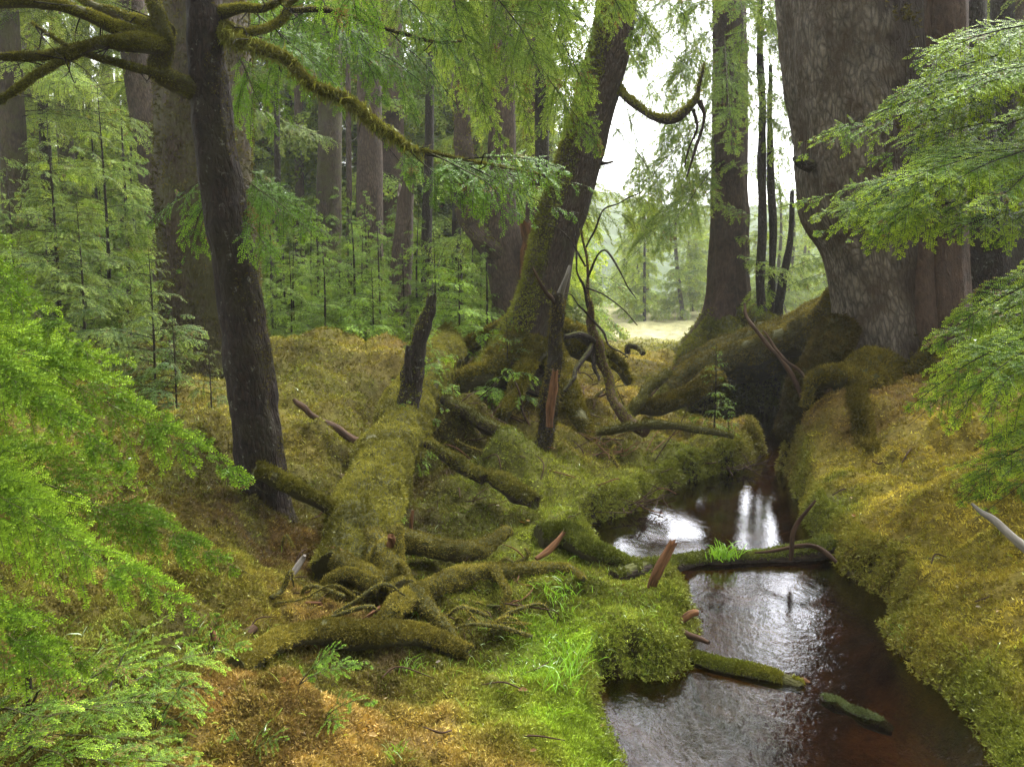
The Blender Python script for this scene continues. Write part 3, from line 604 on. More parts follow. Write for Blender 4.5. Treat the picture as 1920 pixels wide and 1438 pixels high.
for k, (pts, ms) in enumerate((([(1155,160,9.4,20),(1178,188,9.2,15),(1212,212,9.0,13),(1250,224,8.9,14),(1285,212,8.9,13),(1308,186,8.9,10),(1312,160,8.9,6),(1322,120,8.9,4)], 600), ([(1311,190,8.9,9),(1318,212,8.9,7),(1312,250,8.9,6),(1300,290,8.9,5),(1288,330,8.9,3)], 0), ([(1300,205,8.9,7),(1306,235,8.9,5),(1296,270,8.9,4),(1284,312,8.9,2.5)], 0),
      ([(1125,306,9.4,10),(1140,304,9.3,7),(1150,300,9.3,3)], 0))):
    limb(lean, pts, B_LEAN, ms, 0.03, seed=90+k, nz=0.0, name='branch')
for k, pts in enumerate(([(980,640,9.1,70),(945,680,8.9,62),(905,705,8.7,54),(860,720,8.6,40)], [(1000,650,9.1,60),(985,690,8.8,44),(968,735,8.5,34),(950,765,8.3,24)], [(1020,650,9.3,60),(1045,690,9.1,50),(1062,735,8.8,40),(1090,790,8.4,30),(1110,840,8.1,20)],
      [(1005,590,9.6,24),(960,607,9.9,24),(915,628,10.1,26),(880,650,10.1,28),(868,672,10.1,20)], [(1030,630,9.6,50),(1070,650,9.6,40),(1120,665,9.5,34),(1160,690,9.4,20)], [(1045,610,9.5,26),(1080,620,9.4,26),(1110,640,9.3,24),(1150,665,9.2,16)])):
    limb(lean, pts, B_MOSSY, 1500, 0.035, seed=100+k, name='root', nz=0.0, nseg=14, col=(.13,.115,.02))

# the twin-stemmed trunk behind it
fork, fp = trunk_thing('forked_tree', 'pale brown forked trunk just left of the leaning tree', 'tree',
    [(962,650,12.6,110),(962,600,12.6,84),(958,540,12.6,76),(950,470,12.6,74),(940,420,12.6,66),(940,340,12.6,54),(942,200,12.6,48),(940,0,12.6,42),(938,-300,12.6,36)], B_GREYB, seed=41, nseg=30, n=120, rough=0.06, flute=0.04)
limb(fork, [(935,480,12.5,44),(905,450,12.4,38),(885,425,12.4,36),(875,385,12.4,34),(872,330,12.4,34),(866,250,12.4,32),(862,150,12.4,28),(860,0,12.4,24),(858,-250,12.4,18)], B_GREYB, 500, 0.04, seed=42, name='stem', nseg=20)
limb(fork, [(988,520,12.4,34),(992,470,12.3,30),(988,432,12.2,22)], B_ORANGE, seed=43, name='broken_stub', jag=0.12)

# trunks of the stand behind, left to right
for k, (pts, m, name, lab) in enumerate((
    ([(420,700,9.2,215),(408,640,9.2,190),(398,560,9.2,178),(388,400,9.2,172),(382,200,9.2,168),(378,0,9.2,160),(374,-300,9.2,146)], B_BROWN, 'spruce_tree', 'broad brown mossy trunk right behind the dark foreground hemlock'),
    ([(698,660,14.5,74),(696,600,14.5,54),(694,450,14.5,48),(693,250,14.5,46),(692,0,14.5,42),(690,-250,14.5,36)], B_GREYB, 'spruce_tree', 'straight grey-brown trunk above the bright young hemlocks'),
    ([(618,640,16.5,64),(616,500,16.5,48),(618,300,16.5,44),(620,100,16.5,40),(622,-200,16.5,34)], B_BROWN, 'spruce_tree', 'shaggy mossy trunk to the left of the straight grey-brown trunk'),
    ([(738,600,19,50),(738,400,19,42),(736,200,19,40),(734,0,19,36),(734,-200,19,30)], B_RED, 'spruce_tree', 'reddish trunk half hidden behind the straight grey-brown trunk'),
    ([(742,640,14.0,60),(748,560,14.0,44),(754,480,14.0,40),(758,420,14.0,34),(760,378,14.0,30)], B_GREYB, 'dead_snag', 'broken-topped dead snag beside the straight grey-brown trunk'),
    ([(802,600,15.5,28),(800,450,15.5,20),(804,300,15.5,17),(806,150,15.5,15),(808,-100,15.5,12)], B_DARK, 'spruce_tree', 'thin dark trunk midway between the snag and the forked trunk'),
    ([(858,560,17,22),(856,450,17,18),(858,330,17,17),(866,200,17,16),(868,-100,17,13)], B_DARK, 'spruce_tree', 'thin dark trunk immediately left of the forked trunk'),
    ([(1006,600,16,44),(1004,450,16,36),(1002,300,16,34),(1000,180,16,32),(998,-100,16,28)], B_RED, 'spruce_tree', 'red-brown trunk between the forked trunk and the leaning tree'),
    ([(64,640,18,50),(60,400,18,36),(58,200,18,31),(58,0,18,30),(56,-200,18,26)], B_BROWN, 'spruce_tree', 'brown trunk under the mossy limbs near the left edge'),
    ([(22,640,15,28),(22,400,15,18),(24,200,15,16),(24,0,15,15),(24,-200,15,13)], B_GREYB, 'spruce_tree', 'thin pale grey trunk at the very left edge'),
    ([(148,620,20,24),(148,400,20,18),(148,200,20,17),(148,-100,20,14)], B_DARK, 'spruce_tree', 'thin dark far trunk below the long mossy limbs'),
    ([(236,640,19,30),(236,450,19,20),(238,250,19,18),(240,0,19,16)], B_BROWN, 'spruce_tree', 'thin brown far trunk left of the broad mossy trunk'),
    ([(566,600,20,28),(562,400,20,18),(560,200,20,16),(560,-100,20,14)], B_GREYB, 'spruce_tree', 'thin far trunk between the broad mossy trunk and the shaggy trunk'),
    ([(655,620,18,18),(655,400,18,11),(653,200,18,10),(652,-50,18,8)], B_GREYB, 'spruce_tree', 'very thin pale trunk between the shaggy and straight trunks'),
    ([(528,620,13.5,24),(524,480,13.5,14),(520,300,13.5,11),(518,100,13.5,8)], B_DARK, 'spruce_tree', 'pole-thin dark trunk right of the dark foreground hemlock'))):
    trunk_thing(name, lab, 'tree' if name != 'dead_snag' else 'snag', pts, m, seed=120+k, nseg=40 if pts[0][3] > 150 else 20, n=150 if pts[0][3] > 150 else 80, rough=0.06, flute=0.03, freq=2.5, jag=0.25 if name == 'dead_snag' else 0, moss=5000 if pts[0][3] > 150 else 0, moss_size=0.04, moss_nz=-1, moss_col=(.075,.068,.02))

# ================================================================== THE DARK FOREGROUND HEMLOCK
fg, fgp = trunk_thing('hemlock_tree', 'dark wet foreground hemlock with pale lichen and mossy limbs, left of the fallen log', 'tree',
    [(505,1000,4.95,128),(503,960,4.95,98),(490,860,4.95,92),(472,720,4.95,88),(446,540,4.95,82),(424,400,4.95,76),(408,300,4.95,76),(396,180,4.95,72),(386,80,4.95,66),(380,-40,4.95,60),(374,-300,4.95,50)], B_DARK, seed=51, nseg=90, n=260, rough=0.09, freq=8, flute=0.03, ridge=.05)
fgr = np.random.RandomState(8); PF, NF = surf_samples(fgp, 9000, fgr); kF = (NF[:, 0]*0.8+0.6*vnoise(PF*6, 3)) > 0.55
obj('moss', blades(PF[kF], NF[kF], 0.016, np.tile(np.array([.085, .075, .018]), (kF.sum(), 1)), fgr, 2), L_MOSS, fg)
HG = (.12, .12, .024)
for k, (pts, ms) in enumerate((
    ([(400,170,4.95,56),(360,168,4.9,50),(322,155,4.88,46),(300,135,4.86,44),(316,90,4.86,42),(308,40,4.86,34),(290,-20,4.86,28),(280,-120,4.86,22)], 1500),
    ([(318,84,4.85,44),(270,70,4.8,38),(215,50,4.7,30),(150,22,4.6,26),(70,12,4.5,24),(-40,8,4.4,20)], 2600),
    ([(318,60,4.9,34),(270,42,5.0,26),(210,28,5.1,20),(160,0,5.2,16),(120,-40,5.3,12)], 1200),
    ([(310,88,4.84,40),(255,80,4.7,34),(200,82,4.6,26),(140,96,4.5,22),(70,104,4.45,18),(-30,112,4.4,13)], 2200),
    ([(310,140,4.84,22),(260,132,4.7,17),(200,118,4.6,14),(130,96,4.5,10),(85,70,4.45,8),(52,52,4.4,4)], 500),
    ([(150,98,4.52,18),(105,122,4.5,18),(60,146,4.45,16),(10,182,4.4,14),(-40,210,4.35,10)], 1100),
    ([(412,60,4.95,34),(450,78,4.8,28),(520,104,4.7,24),(590,150,4.6,22),(650,196,4.55,24),(720,240,4.5,22),(770,270,4.5,15),(810,294,4.5,8),(900,312,4.5,5),(1010,332,4.5,3)], 3400),
    ([(410,50,4.95,30),(460,58,5.0,24),(510,44,5.1,22),(545,10,5.2,18),(570,-40,5.3,14)], 1200),
    ([(408,26,4.95,26),(450,22,4.9,18),(490,24,4.9,15),(530,-10,4.9,12)], 700),
    ([(545,20,5.1,12),(600,18,5.2,11),(660,30,5.3,9),(740,60,5.4,8),(800,74,5.5,7),(865,76,5.6,4)], 300))):
    b, p = limb(fg, [(q_[0], q_[1], q_[2], q_[3]*.82) for q_ in pts], B_DARK if k == 9 else B_MOSSY, int(ms*1.5), 0.012, seed=140+k, nz=-0.7, col=HG, name='branch', wob=0.03, nseg=14, spread=1.0)
    if k != 0:                           # bare hanging twigs along the limb
        rk = np.random.RandomState(500+k); Vb = p[0][0]; pr = []
        for q in range(7 if k != 6 else 14):
            c0 = Vb[rk.randint(len(Vb))]; L = rk.uniform(.10, .34); dv = np.array([rk.normal()*.6, rk.normal()*.5, rk.uniform(-1, .25)])*L
            pr.append(obj('twig', tube([c0, c0+dv*.5+rk.normal(size=3)*.03, c0+dv+rk.normal(size=3)*.05], [.0045, .003, .001], nseg=6, n=12), B_DARK, b))
    if k == 6:                           # moss hanging in fringes under the long limb
        r6 = np.random.RandomState(6); P6, N6 = surf_samples(p, 2200, r6); q6 = P6[:, 2] > 0
        s6 = P6[:, 0] < W(790, 0, 4.5)[0]
        obj('hanging_moss', blades(P6[s6], np.tile([0, 0, -1.0], (s6.sum(), 1)), 0.045, np.tile(np.array([.14, .15, .03]), (s6.sum(), 1)), r6, 1, 0.45, 0.09), L_MOSS, b)
SD = (0, -0.55, 0.8)                     # sprays hang with their upper face a little towards the stream
fgs = [(W(800,290,4.5), W(1105,415,4.6), .34, dict(up=SD)), (W(740,255,4.5), W(905,420,4.4), .26, dict(up=SD)), (W(860,300,4.5), W(1075,330,4.3), .26, dict(up=SD)), (W(800,285,4.5), W(1010,430,4.2), .28, dict(up=SD)), (W(690,215,4.5), W(830,370,4.7), .22, dict(up=SD)),
       (W(880,308,4.5), W(1110,350,4.9), .28, dict(up=SD)),
       (W(450,330,5.1), W(610,470,4.9), .34, dict(up=SD)), (W(440,380,5.0), W(520,520,4.7), .26, dict(up=SD)), (W(430,300,5.2), W(330,520,5.0), .3, dict(up=SD)), (W(400,330,5.3), W(270,430,5.3), .3, dict(up=SD)),
       (W(470,20,5.2), W(640,170,5.0), .45, dict(up=SD)), (W(560,-60,5.3), W(730,190,5.2), .5, dict(up=SD)), (W(600,10,5.2), W(800,170,5.4), .45, dict(up=SD)), (W(700,-60,5.4), W(870,130,5.5), .42, dict(up=SD)), (W(450,-100,5.2), W(560,160,5.6), .42, dict(up=SD)),
       (W(440,90,5.2), W(520,260,5.4), .36, dict(up=SD)), (W(640,-100,5.0), W(690,110,4.9), .4, dict(up=SD)), (W(430,60,5.3), W(640,120,5.6), .45, dict(up=SD)), (W(520,-80,5.6), W(660,240,5.8), .5, dict(up=SD)), (W(640,20,5.6), W(790,240,5.9), .45, dict(up=SD)), (W(700,30,5.4), W(860,200,5.8), .4, dict(up=SD)), (W(440,300,5.4), W(560,400,5.6), .36, dict(up=SD)), (W(470,110,5.5), W(420,300,5.7), .35, dict(up=SD))]
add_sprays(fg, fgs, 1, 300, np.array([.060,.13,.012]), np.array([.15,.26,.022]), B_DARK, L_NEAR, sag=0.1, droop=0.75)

# ================================================================== SPRAYS OVER THE STREAM (branches of trees whose trunks stand beside or above the view)
UPC = (-0.1, -0.75, 0.65)
near, np_ = trunk_thing('hemlock_tree', 'young hemlock reaching in from the left edge with bright green sprays', 'tree', [(-620,1700,2.5,60),(-620,1000,2.5,52),(-640,300,2.5,40),(-650,-400,2.5,26)], B_DARK, seed=61, nseg=20, n=60)
ns = [((-560,380,2.5),(192,672,1.85),.24,{}),((-560,520,2.45),(488,905,1.85),.30,dict(sag=.16)),((-500,560,2.4),(300,905,1.75),.26,dict(sag=.14)),((-560,640,2.4),(200,880,1.75),.26,{}),
      ((-560,800,2.4),(485,1098,1.9),.26,dict(sag=.14)),((-560,850,2.35),(352,1188,1.75),.28,dict(sag=.14)),((-560,900,2.3),(150,1330,1.65),.28,dict(sag=.12)),((-540,880,2.3),(250,1130,1.7),.24,{}),
      ((-560,960,2.2),(60,1250,1.6),.26,{}),((-560,300,2.6),(60,600,2.0),.24,{}),((-560,600,2.5),(390,870,2.05),.22,{}),((-560,1050,2.3),(210,1290,1.8),.24,{})]
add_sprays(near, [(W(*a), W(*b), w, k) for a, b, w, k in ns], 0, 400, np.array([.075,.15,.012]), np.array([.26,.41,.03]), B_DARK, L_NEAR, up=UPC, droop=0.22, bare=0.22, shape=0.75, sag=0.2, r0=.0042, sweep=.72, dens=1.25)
bush = empty('hemlock_sapling', Z(180,1500,.4), 'low dark green hemlock bush filling the bottom left corner', 'sapling')
obj('trunk', tube([Z(60,1500,.3), Z(60,1500,.3)+[0,.02,.45]], [.012,.005], nseg=8), B_STICK, bush)
bs = [((60,1330,2.2),(330,1230,2.3)),((60,1350,2.2),(400,1330,2.4)),((60,1380,2.1),(300,1420,2.0)),((60,1350,2.2),(200,1200,2.1)),((40,1300,2.2),(-60,1180,2.1)),((60,1400,2.1),(160,1480,1.8)),((200,1330,2.3),(420,1290,2.5)),((180,1380,2.2),(380,1420,2.3)),((60,1320,2.2),(120,1280,1.9)),((0,1400,2.1),(60,1420,1.7)),((200,1300,2.3),(260,1170,2.5)),
      ((250,1400,2.3),(430,1380,2.5)),((100,1370,2.2),(230,1350,1.9)),((0,1330,2.0),(90,1380,1.7)),((230,1290,2.4),(450,1215,2.7)),((60,1300,2.2),(40,1220,1.8)),((150,1420,2.0),(280,1480,1.9)),((-60,1380,2.0),(20,1300,1.8)),((240,1420,2.1),(430,1470,2.2))]
add_sprays(bush, [(W(*a), W(*b), .17) for a, b in bs], 0, 500, np.array([.062,.12,.012]), np.array([.24,.36,.026]), B_DARK, L_NEAR, up=(0,-.25,1), droop=0.25, bare=0.05)

rt, _ = trunk_thing('hemlock_tree', 'hemlock beyond the right edge holding tiered bright sprays before the giant spruce', 'tree', [(2150,1200,5.2,80),(2150,700,5.2,70),(2140,200,5.2,56),(2130,-400,5.2,40)], B_DARK, seed=71, nseg=20, n=60)
UPR = (0.0, -0.55, 0.85)
rs = [((2120,60,5.2),(1688,150,4.7),.38),((2120,110,5.2),(1760,190,4.4),.36),((2120,90,5.2),(1498,292,5.3),.42),((2120,130,5.2),(1640,290,5.3),.40),((2000,160,5.2),(1725,212,4.6),.24),((2120,190,5.2),(1690,330,5.4),.4),((2120,270,5.2),(1588,400,5.2),.42),((2120,260,5.2),(1720,395,4.6),.36),((2100,280,5.2),(1800,410,4.4),.34),
      ((1960,300,5.2),(1470,405,5.8),.40),((1800,330,5.3),(1560,440,5.6),.34),((1740,350,5.3),(1655,462,5.4),.30),((1800,350,5.3),(1640,440,5.0),.26),((2120,330,5.2),(1850,470,5.0),.34),((2120,20,5.2),(1830,110,5.6),.36),((2120,-40,5.2),(1880,80,5.6),.36),((2120,480,5.2),(1720,662,5.0),.42),((2120,540,5.2),(1800,690,5.2),.36),((2120,580,5.2),(1690,770,4.9),.42),((2120,600,5.2),(1745,800,4.6),.40),((2100,620,5.2),(1850,790,4.4),.34),
      ((2120,700,5.2),(1835,850,4.8),.36),((2120,760,5.2),(1800,935,4.7),.38),((2120,800,5.2),(1830,985,4.5),.36),((2120,440,5.2),(1840,620,5.4),.36),((2120,760,5.2),(1880,900,4.4),.34),((2120,200,5.2),(1890,330,4.9),.34),((1960,120,5.3),(1660,205,5.0),.42),((1980,60,5.4),(1700,130,5.2),.40),((1860,200,5.4),(1505,288,5.5),.40),((1880,230,5.3),(1600,335,5.3),.40),((1860,370,5.3),(1610,468,5.3),.42),((1800,380,5.4),(1530,440,5.6),.40),((1960,390,5.2),(1760,450,5.0),.40),((2000,640,5.2),(1715,775,5.2),.46),((2000,600,5.3),(1730,660,5.3),.46),((2000,860,4.9),(1815,960,4.8),.44),((2000,690,5.0),(1760,790,4.9),.42),((2000,290,5.2),(1620,372,4.9),.46),((2000,300,5.3),(1680,360,4.7),.46),((2120,300,5.2),(1760,420,4.9),.42),((1900,320,5.6),(1500,420,5.4),.46),((1850,340,5.6),(1600,455,5.2),.40),((2120,80,5.2),(1600,240,5.4),.44),((2120,100,5.4),(1650,200,5.0),.42),((2120,560,5.2),(1740,720,5.2),.46),((2120,600,5.0),(1700,800,5.1),.44),((2120,740,5.0),(1850,900,4.9),.42),((2120,820,5.0),(1880,960,4.8),.4),((2120,500,5.4),(1780,640,5.3),.42)]
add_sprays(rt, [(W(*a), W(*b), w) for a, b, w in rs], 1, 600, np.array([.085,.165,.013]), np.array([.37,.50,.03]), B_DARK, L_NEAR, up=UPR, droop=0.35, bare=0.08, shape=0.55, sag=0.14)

ct, _ = trunk_thing('hemlock_tree', 'hemlock overhead whose pale drooping sprays hang over the top centre', 'tree', [(720,-1500,6.0,50),(700,-1700,6.0,40),(690,-2000,6.0,26)], B_DARK, seed=73, nseg=16, n=30)
cs = [((760,-330,6.2),(1080,110,5.6),.50),((800,-260,6.2),(1140,245,5.8),.55),((820,-150,6.2),(1010,260,5.8),.5),((830,-120,6.2),(920,240,5.6),.45),((900,-300,6.4),(1210,130,6.2),.5),((960,-200,6.4),(1240,80,6.4),.45),((800,-240,6.0),(880,120,5.6),.45),((860,-60,6.1),(1080,215,5.6),.45),((700,-200,6.4),(760,150,6.2),.4),((900,20,6.2),(1150,290,6.0),.42),((940,-100,6.2),(1100,60,5.8),.42),((720,-260,6.6),(900,170,6.4),.5),((660,-240,6.6),(820,120,6.6),.5),((900,-220,6.8),(1060,150,6.6),.5),((780,-300,7),(980,60,7),.5),((1000,-260,7),(1190,90,7),.5),((760,-100,6.8),(960,320,6.6),.45),((1060,-300,7.2),(1290,60,7),.5),((560,-260,6.8),(700,110,7),.5)]
add_sprays(ct, [(W(*a), W(*b), w) for a, b, w in cs], 1, 700, np.array([.10,.175,.024]), np.array([.26,.36,.06]), B_DARK, L_NEAR, up=(-0.25,-0.75,0.6), droop=0.7, bare=0.1, shape=0.6)
ls_ = [((1160,20,9.4),(1330,170,9.9),.5),((1150,70,9.4),(1290,260,10.2),.5),((1168,-60,9.4),(1340,90,10),.55),((1140,120,9.5),(1230,330,10.3),.45),((1165,-30,9.4),(1230,150,9.2),.45),((1120,210,9.5),(1250,390,10.4),.4),((1130,-40,9.4),(1020,150,9.0),.5),((1120,60,9.4),(1010,260,9.1),.45)]
add_sprays(lean, [(W(*a), W(*b), w) for a, b, w in ls_], 1, 850, np.array([.10,.17,.026]), np.array([.27,.36,.06]), B_DARK, L_NEAR, up=(0,-.6,.8), droop=.6, bare=.1, shape=.6)
ms_ = [((1345,-120,12.3),(1190,110,11.0),.9),((1345,200,12.3),(1170,420,11.0),.85),((1345,300,12.3),(1160,520,11.2),.9),((1360,60,12.2),(1370,300,10.3),.8),((1385,-80,12.3),(1530,110,10.8),.8),((1385,20,12.3),(1555,165,10.6),.75),((1385,110,12.3),(1520,300,11.2),.7),((1385,-200,12.3),(1450,80,10.6),.8),((1365,-150,12.2),(1390,140,10.2),.8),((1350,300,12.2),(1240,480,10.8),.7),((1345,40,12.3),(1200,230,11.4),.6),((1350,-40,12.3),(1250,190,11.6),.6),((1345,130,12.3),(1215,330,11.6),.55),((1350,-90,12.3),(1160,60,11.4),.8),((1345,-140,12.2),(1280,70,11.2),.7),((1385,-60,12.3),(1480,120,11),.7),((1385,60,12.2),(1500,230,11),.7),((1350,-20,12.2),(1140,170,11.6),.7),((1345,60,12.4),(1150,260,12.6),.8),((1345,140,12.4),(1160,360,12.8),.8),((1345,220,12.4),(1180,400,12.6),.75),((1350,20,12.6),(1230,300,12.9),.7),((1350,180,12.5),(1260,430,12.2),.65),((1345,-60,12.6),(1200,150,13),.8),((1345,260,12.6),(1150,470,13),.75),((1390,240,12.5),(1480,420,12.4),.6),((1390,-20,12.5),(1500,160,12.4),.7),((1390,160,12.3),(1490,330,11.4),.6)]
add_sprays(mid, [(W(a[0], a[1], a[2]*1.25), W(b[0], b[1], b[2]*1.25), w*1.15) for a, b, w in ms_], 2, 800, np.array([.115,.185,.03]), np.array([.27,.36,.065]), B_DARK, L_FAR, up=(0,-0.5,0.85), droop=0.6, bare=0.12, shape=0.6, sag=0.12)

# ================================================================== FALLEN LOG, ROOTS AND DEAD WOOD
def G3(px, py, w, lift=0.5):             # log point lying on the ground, w px wide, sunk by lift
    p = GP(px, py); d = p[1]; r = w*0.5*d/F
    return np.array([*(p+np.array([0, 0, r*(lift*2-0.6)])), r])
def ground_log(name, label, cat, pts, m, seed, moss=0, msize=0.02, group=None, jag=0.0, nz=0.0, col=None, parent=None, **k):
    Q = np.array([G3(*p) for p in pts])
    k.setdefault('nseg', 14); k.setdefault('rough', 0.14); k.setdefault('freq', 6); k.setdefault('wob', 0.02)
    p = tube(Q[:, :3], Q[:, 3], seed=seed, jag=jag, **k)
    o = obj(name, p, m, parent)
    if parent is None: tag(o, label, cat, group)
    if moss: add_moss(o, p, moss, msize, seed, nz, col)
    return o, p
def air_log(name, label, cat, pts, m, seed, moss=0, msize=0.02, group=None, jag=0.0, nz=0.0, col=None, parent=None, **k):
    k.setdefault('nseg', 12); k.setdefault('rough', 0.24); k.setdefault('freq', 11); k.setdefault('wob', .012); k.setdefault('step', .02*max(1, pts[0][2]/5))
    p = T(pts, seed=seed, jag=jag, **k); o = obj(name, p, m, parent)
    if parent is None: tag(o, label, cat, group)
    if moss: add_moss(o, p, moss, msize, seed, nz, col)
    return o, p
LM = (.19, .165, .034)
log = empty('fallen_log', W(700,940,5.6), 'long moss-covered fallen log running from the root tangle back towards the leaning tree', 'log')
lg = T([(636,1080,4.35,100),(664,1005,4.8,116),(696,925,5.5,122),(726,860,6.2,112),(755,800,7.0,100),(787,735,7.9,84),(812,690,8.8,80),(835,655,10.0,66),(850,632,11.2,54)], seed=200, nseg=90, n=260, rough=0.17, freq=4.5, flute=0.05, wob=.05, clump=.12)
obj('log', lg, B_MOSSY, log); add_moss(log, lg, 24000, 0.020, 201, -0.25, (.165,.16,.032), nb=2)
for k, (pts, ms) in enumerate((
    ([(700,1010,4.6,80),(735,1065,4.2,66),(770,1110,3.95,64),(800,1140,3.8,54),(835,1175,3.65,44),(872,1215,3.5,30)], 2400),
    ([(640,1060,4.3,70),(690,1085,4.1,58),(735,1100,3.95,60),(770,1125,3.85,60)], 1500),
    ([(780,1110,3.95,62),(745,1150,3.7,62),(715,1185,3.55,58),(695,1215,3.5,50)], 1700),
    ([(590,1130,3.85,28),(625,1100,3.9,34),(670,1090,3.95,36),(725,1094,3.95,44)], 900),
    ([(780,1115,3.95,44),(840,1090,4.1,58),(910,1066,4.25,56),(980,1058,4.3,46),(1045,1052,4.35,28),(1075,1062,4.3,18),(1092,1085,4.2,14)], 2200),
    ([(735,1000,4.7,50),(790,1022,4.6,60),(840,1040,4.55,54),(900,1025,4.65,44),(960,1005,4.8,30)], 1700),
    ([(930,1066,4.2,20),(948,1085,4.1,20),(955,1105,4.0,18),(946,1130,3.95,18),(960,1150,3.9,16)], 300),
    ([(745,1060,4.2,26),(738,1030,4.25,22),(742,1004,4.3,16)], 300),
    ([(780,1100,3.95,22),(765,1075,3.98,18),(755,1058,4.0,14)], 250),
    ([(600,1110,3.95,50),(575,1150,3.7,44),(545,1195,3.5,40),(500,1230,3.4,30)], 1000))):
    air_log('root', None, None, [(q[0], q[1], q[2], q[3]*.72) for q in pts], B_MOSSY, 210+k, ms, 0.012, parent=log, nseg=28, wob=0.05, rough=.3, freq=9, clump=.28, step=.012, col=LM, nz=-0.35)
air_log('broken_root', None, None, [(732,1026,4.3,16),(738,1016,4.28,15),(736,1006,4.26,11)], B_ORANGE, 226, parent=log, jag=0.01)
air_log('branch_stub', None, None, [(832,662,9.6,16),(838,645,9.55,13),(845,636,9.5,9)], B_DARK, 228, parent=log)
snag, _ = air_log('dead_snag', 'dark broken-off dead stem standing on the fallen log', 'snag', [(762,800,6.9,54),(765,760,6.95,42),(775,690,7.0,37),(790,630,7.0,32),(803,585,7.0,26),(808,566,7.0,20)], B_DARK, 230, 300, 0.02, nz=0.1, jag=0.05, nseg=20)
air_log('branch_stub', None, None, [(768,715,6.9,14),(765,680,6.85,11),(764,650,6.85,8)], B_DARK, 231, parent=snag)
ground_log('fallen_log', 'short mossy log with a dark underside lying across the front of the root tangle', 'log', [(440,1262,34,.6),(520,1232,44,.85),(620,1215,54,.95),(720,1218,50,.95),(810,1226,46,.9),(872,1240,36,.8)], B_MOSSY, 240, 6500, 0.011, nseg=36, n=220, rough=.24, clump=.2, jag=0.02, col=LM, nz=-0.1)
# dead stems leaning among the roots of the leaning tree
d1, _ = air_log('dead_tree', 'pale-barked dead stem standing upright in front of the leaning tree', 'dead tree', [(1012,890,7.2,40),(1022,830,7.3,34),(1032,760,7.4,32),(1038,690,7.45,30),(1042,620,7.5,26),(1046,575,7.5,24),(1048,548,7.5,20)], B_DARK, 250, 900, 0.025, nz=-0.2, wob=0.02, col=(.10,.085,.02))
air_log('branch_stub', None, None, [(1047,560,7.5,14),(1056,540,7.45,11),(1066,515,7.4,8),(1070,500,7.4,5)], B_WHITE, 251, parent=d1)
air_log('branch_stub', None, None, [(1046,575,7.5,12),(1030,552,7.4,9),(1014,530,7.3,6),(1000,500,7.3,4)], B_STICK, 252, parent=d1)
d2, _ = air_log('dead_tree', 'thin dark dead stem with bare twigs left of the bright clearing', 'dead tree', [(1210,810,7.6,22),(1180,790,7.8,22),(1150,750,8.0,20),(1138,700,8.2,19),(1122,650,8.3,19),(1112,620,8.35,17),(1106,580,8.35,12),(1100,540,8.4,8),(1098,490,8.4,5),(1090,430,8.4,3)], B_STICK, 253, 500, 0.02, nz=0.0, wob=0.02)
for k, pts in enumerate(([(1112,640,8.3,16),(1090,632,8.2,13),(1060,630,8.1,9)], [(1114,650,8.3,10),(1116,690,8.2,8),(1118,715,8.1,5)], [(1112,640,8.3,10),(1098,670,8.1,10),(1075,705,7.9,9),(1060,730,7.8,7)], [(1104,580,8.35,6),(1082,500,8.2,4),(1075,440,8.2,3)],
      [(1106,590,8.35,5),(1140,640,8.2,4),(1180,670,8.1,3)], [(1102,520,8.3,5),(1130,470,8.2,4),(1165,520,8.1,3),(1190,560,8.1,2)], [(1098,500,8.3,4),(1060,440,8.2,3),(1030,420,8.2,2)], [(1100,540,8.3,4),(1150,560,8.1,3),(1200,610,8.0,2)], [(1096,470,8.4,4),(1140,390,8.3,3),(1200,360,8.2,2)], [(1110,600,8.3,4),(1080,560,8.2,3),(1052,552,8.1,2)])):
    air_log('twig', None, None, pts, B_DARK, 254+k, parent=d2, nseg=7, wob=0.03)
air_log('dead_branch', 'reddish broken branch poking up beside the pale dead stem', 'branch', [(1030,800,7.2,14),(1036,750,7.2,15),(1040,700,7.2,13)], B_ORANGE, 268, jag=0.03)
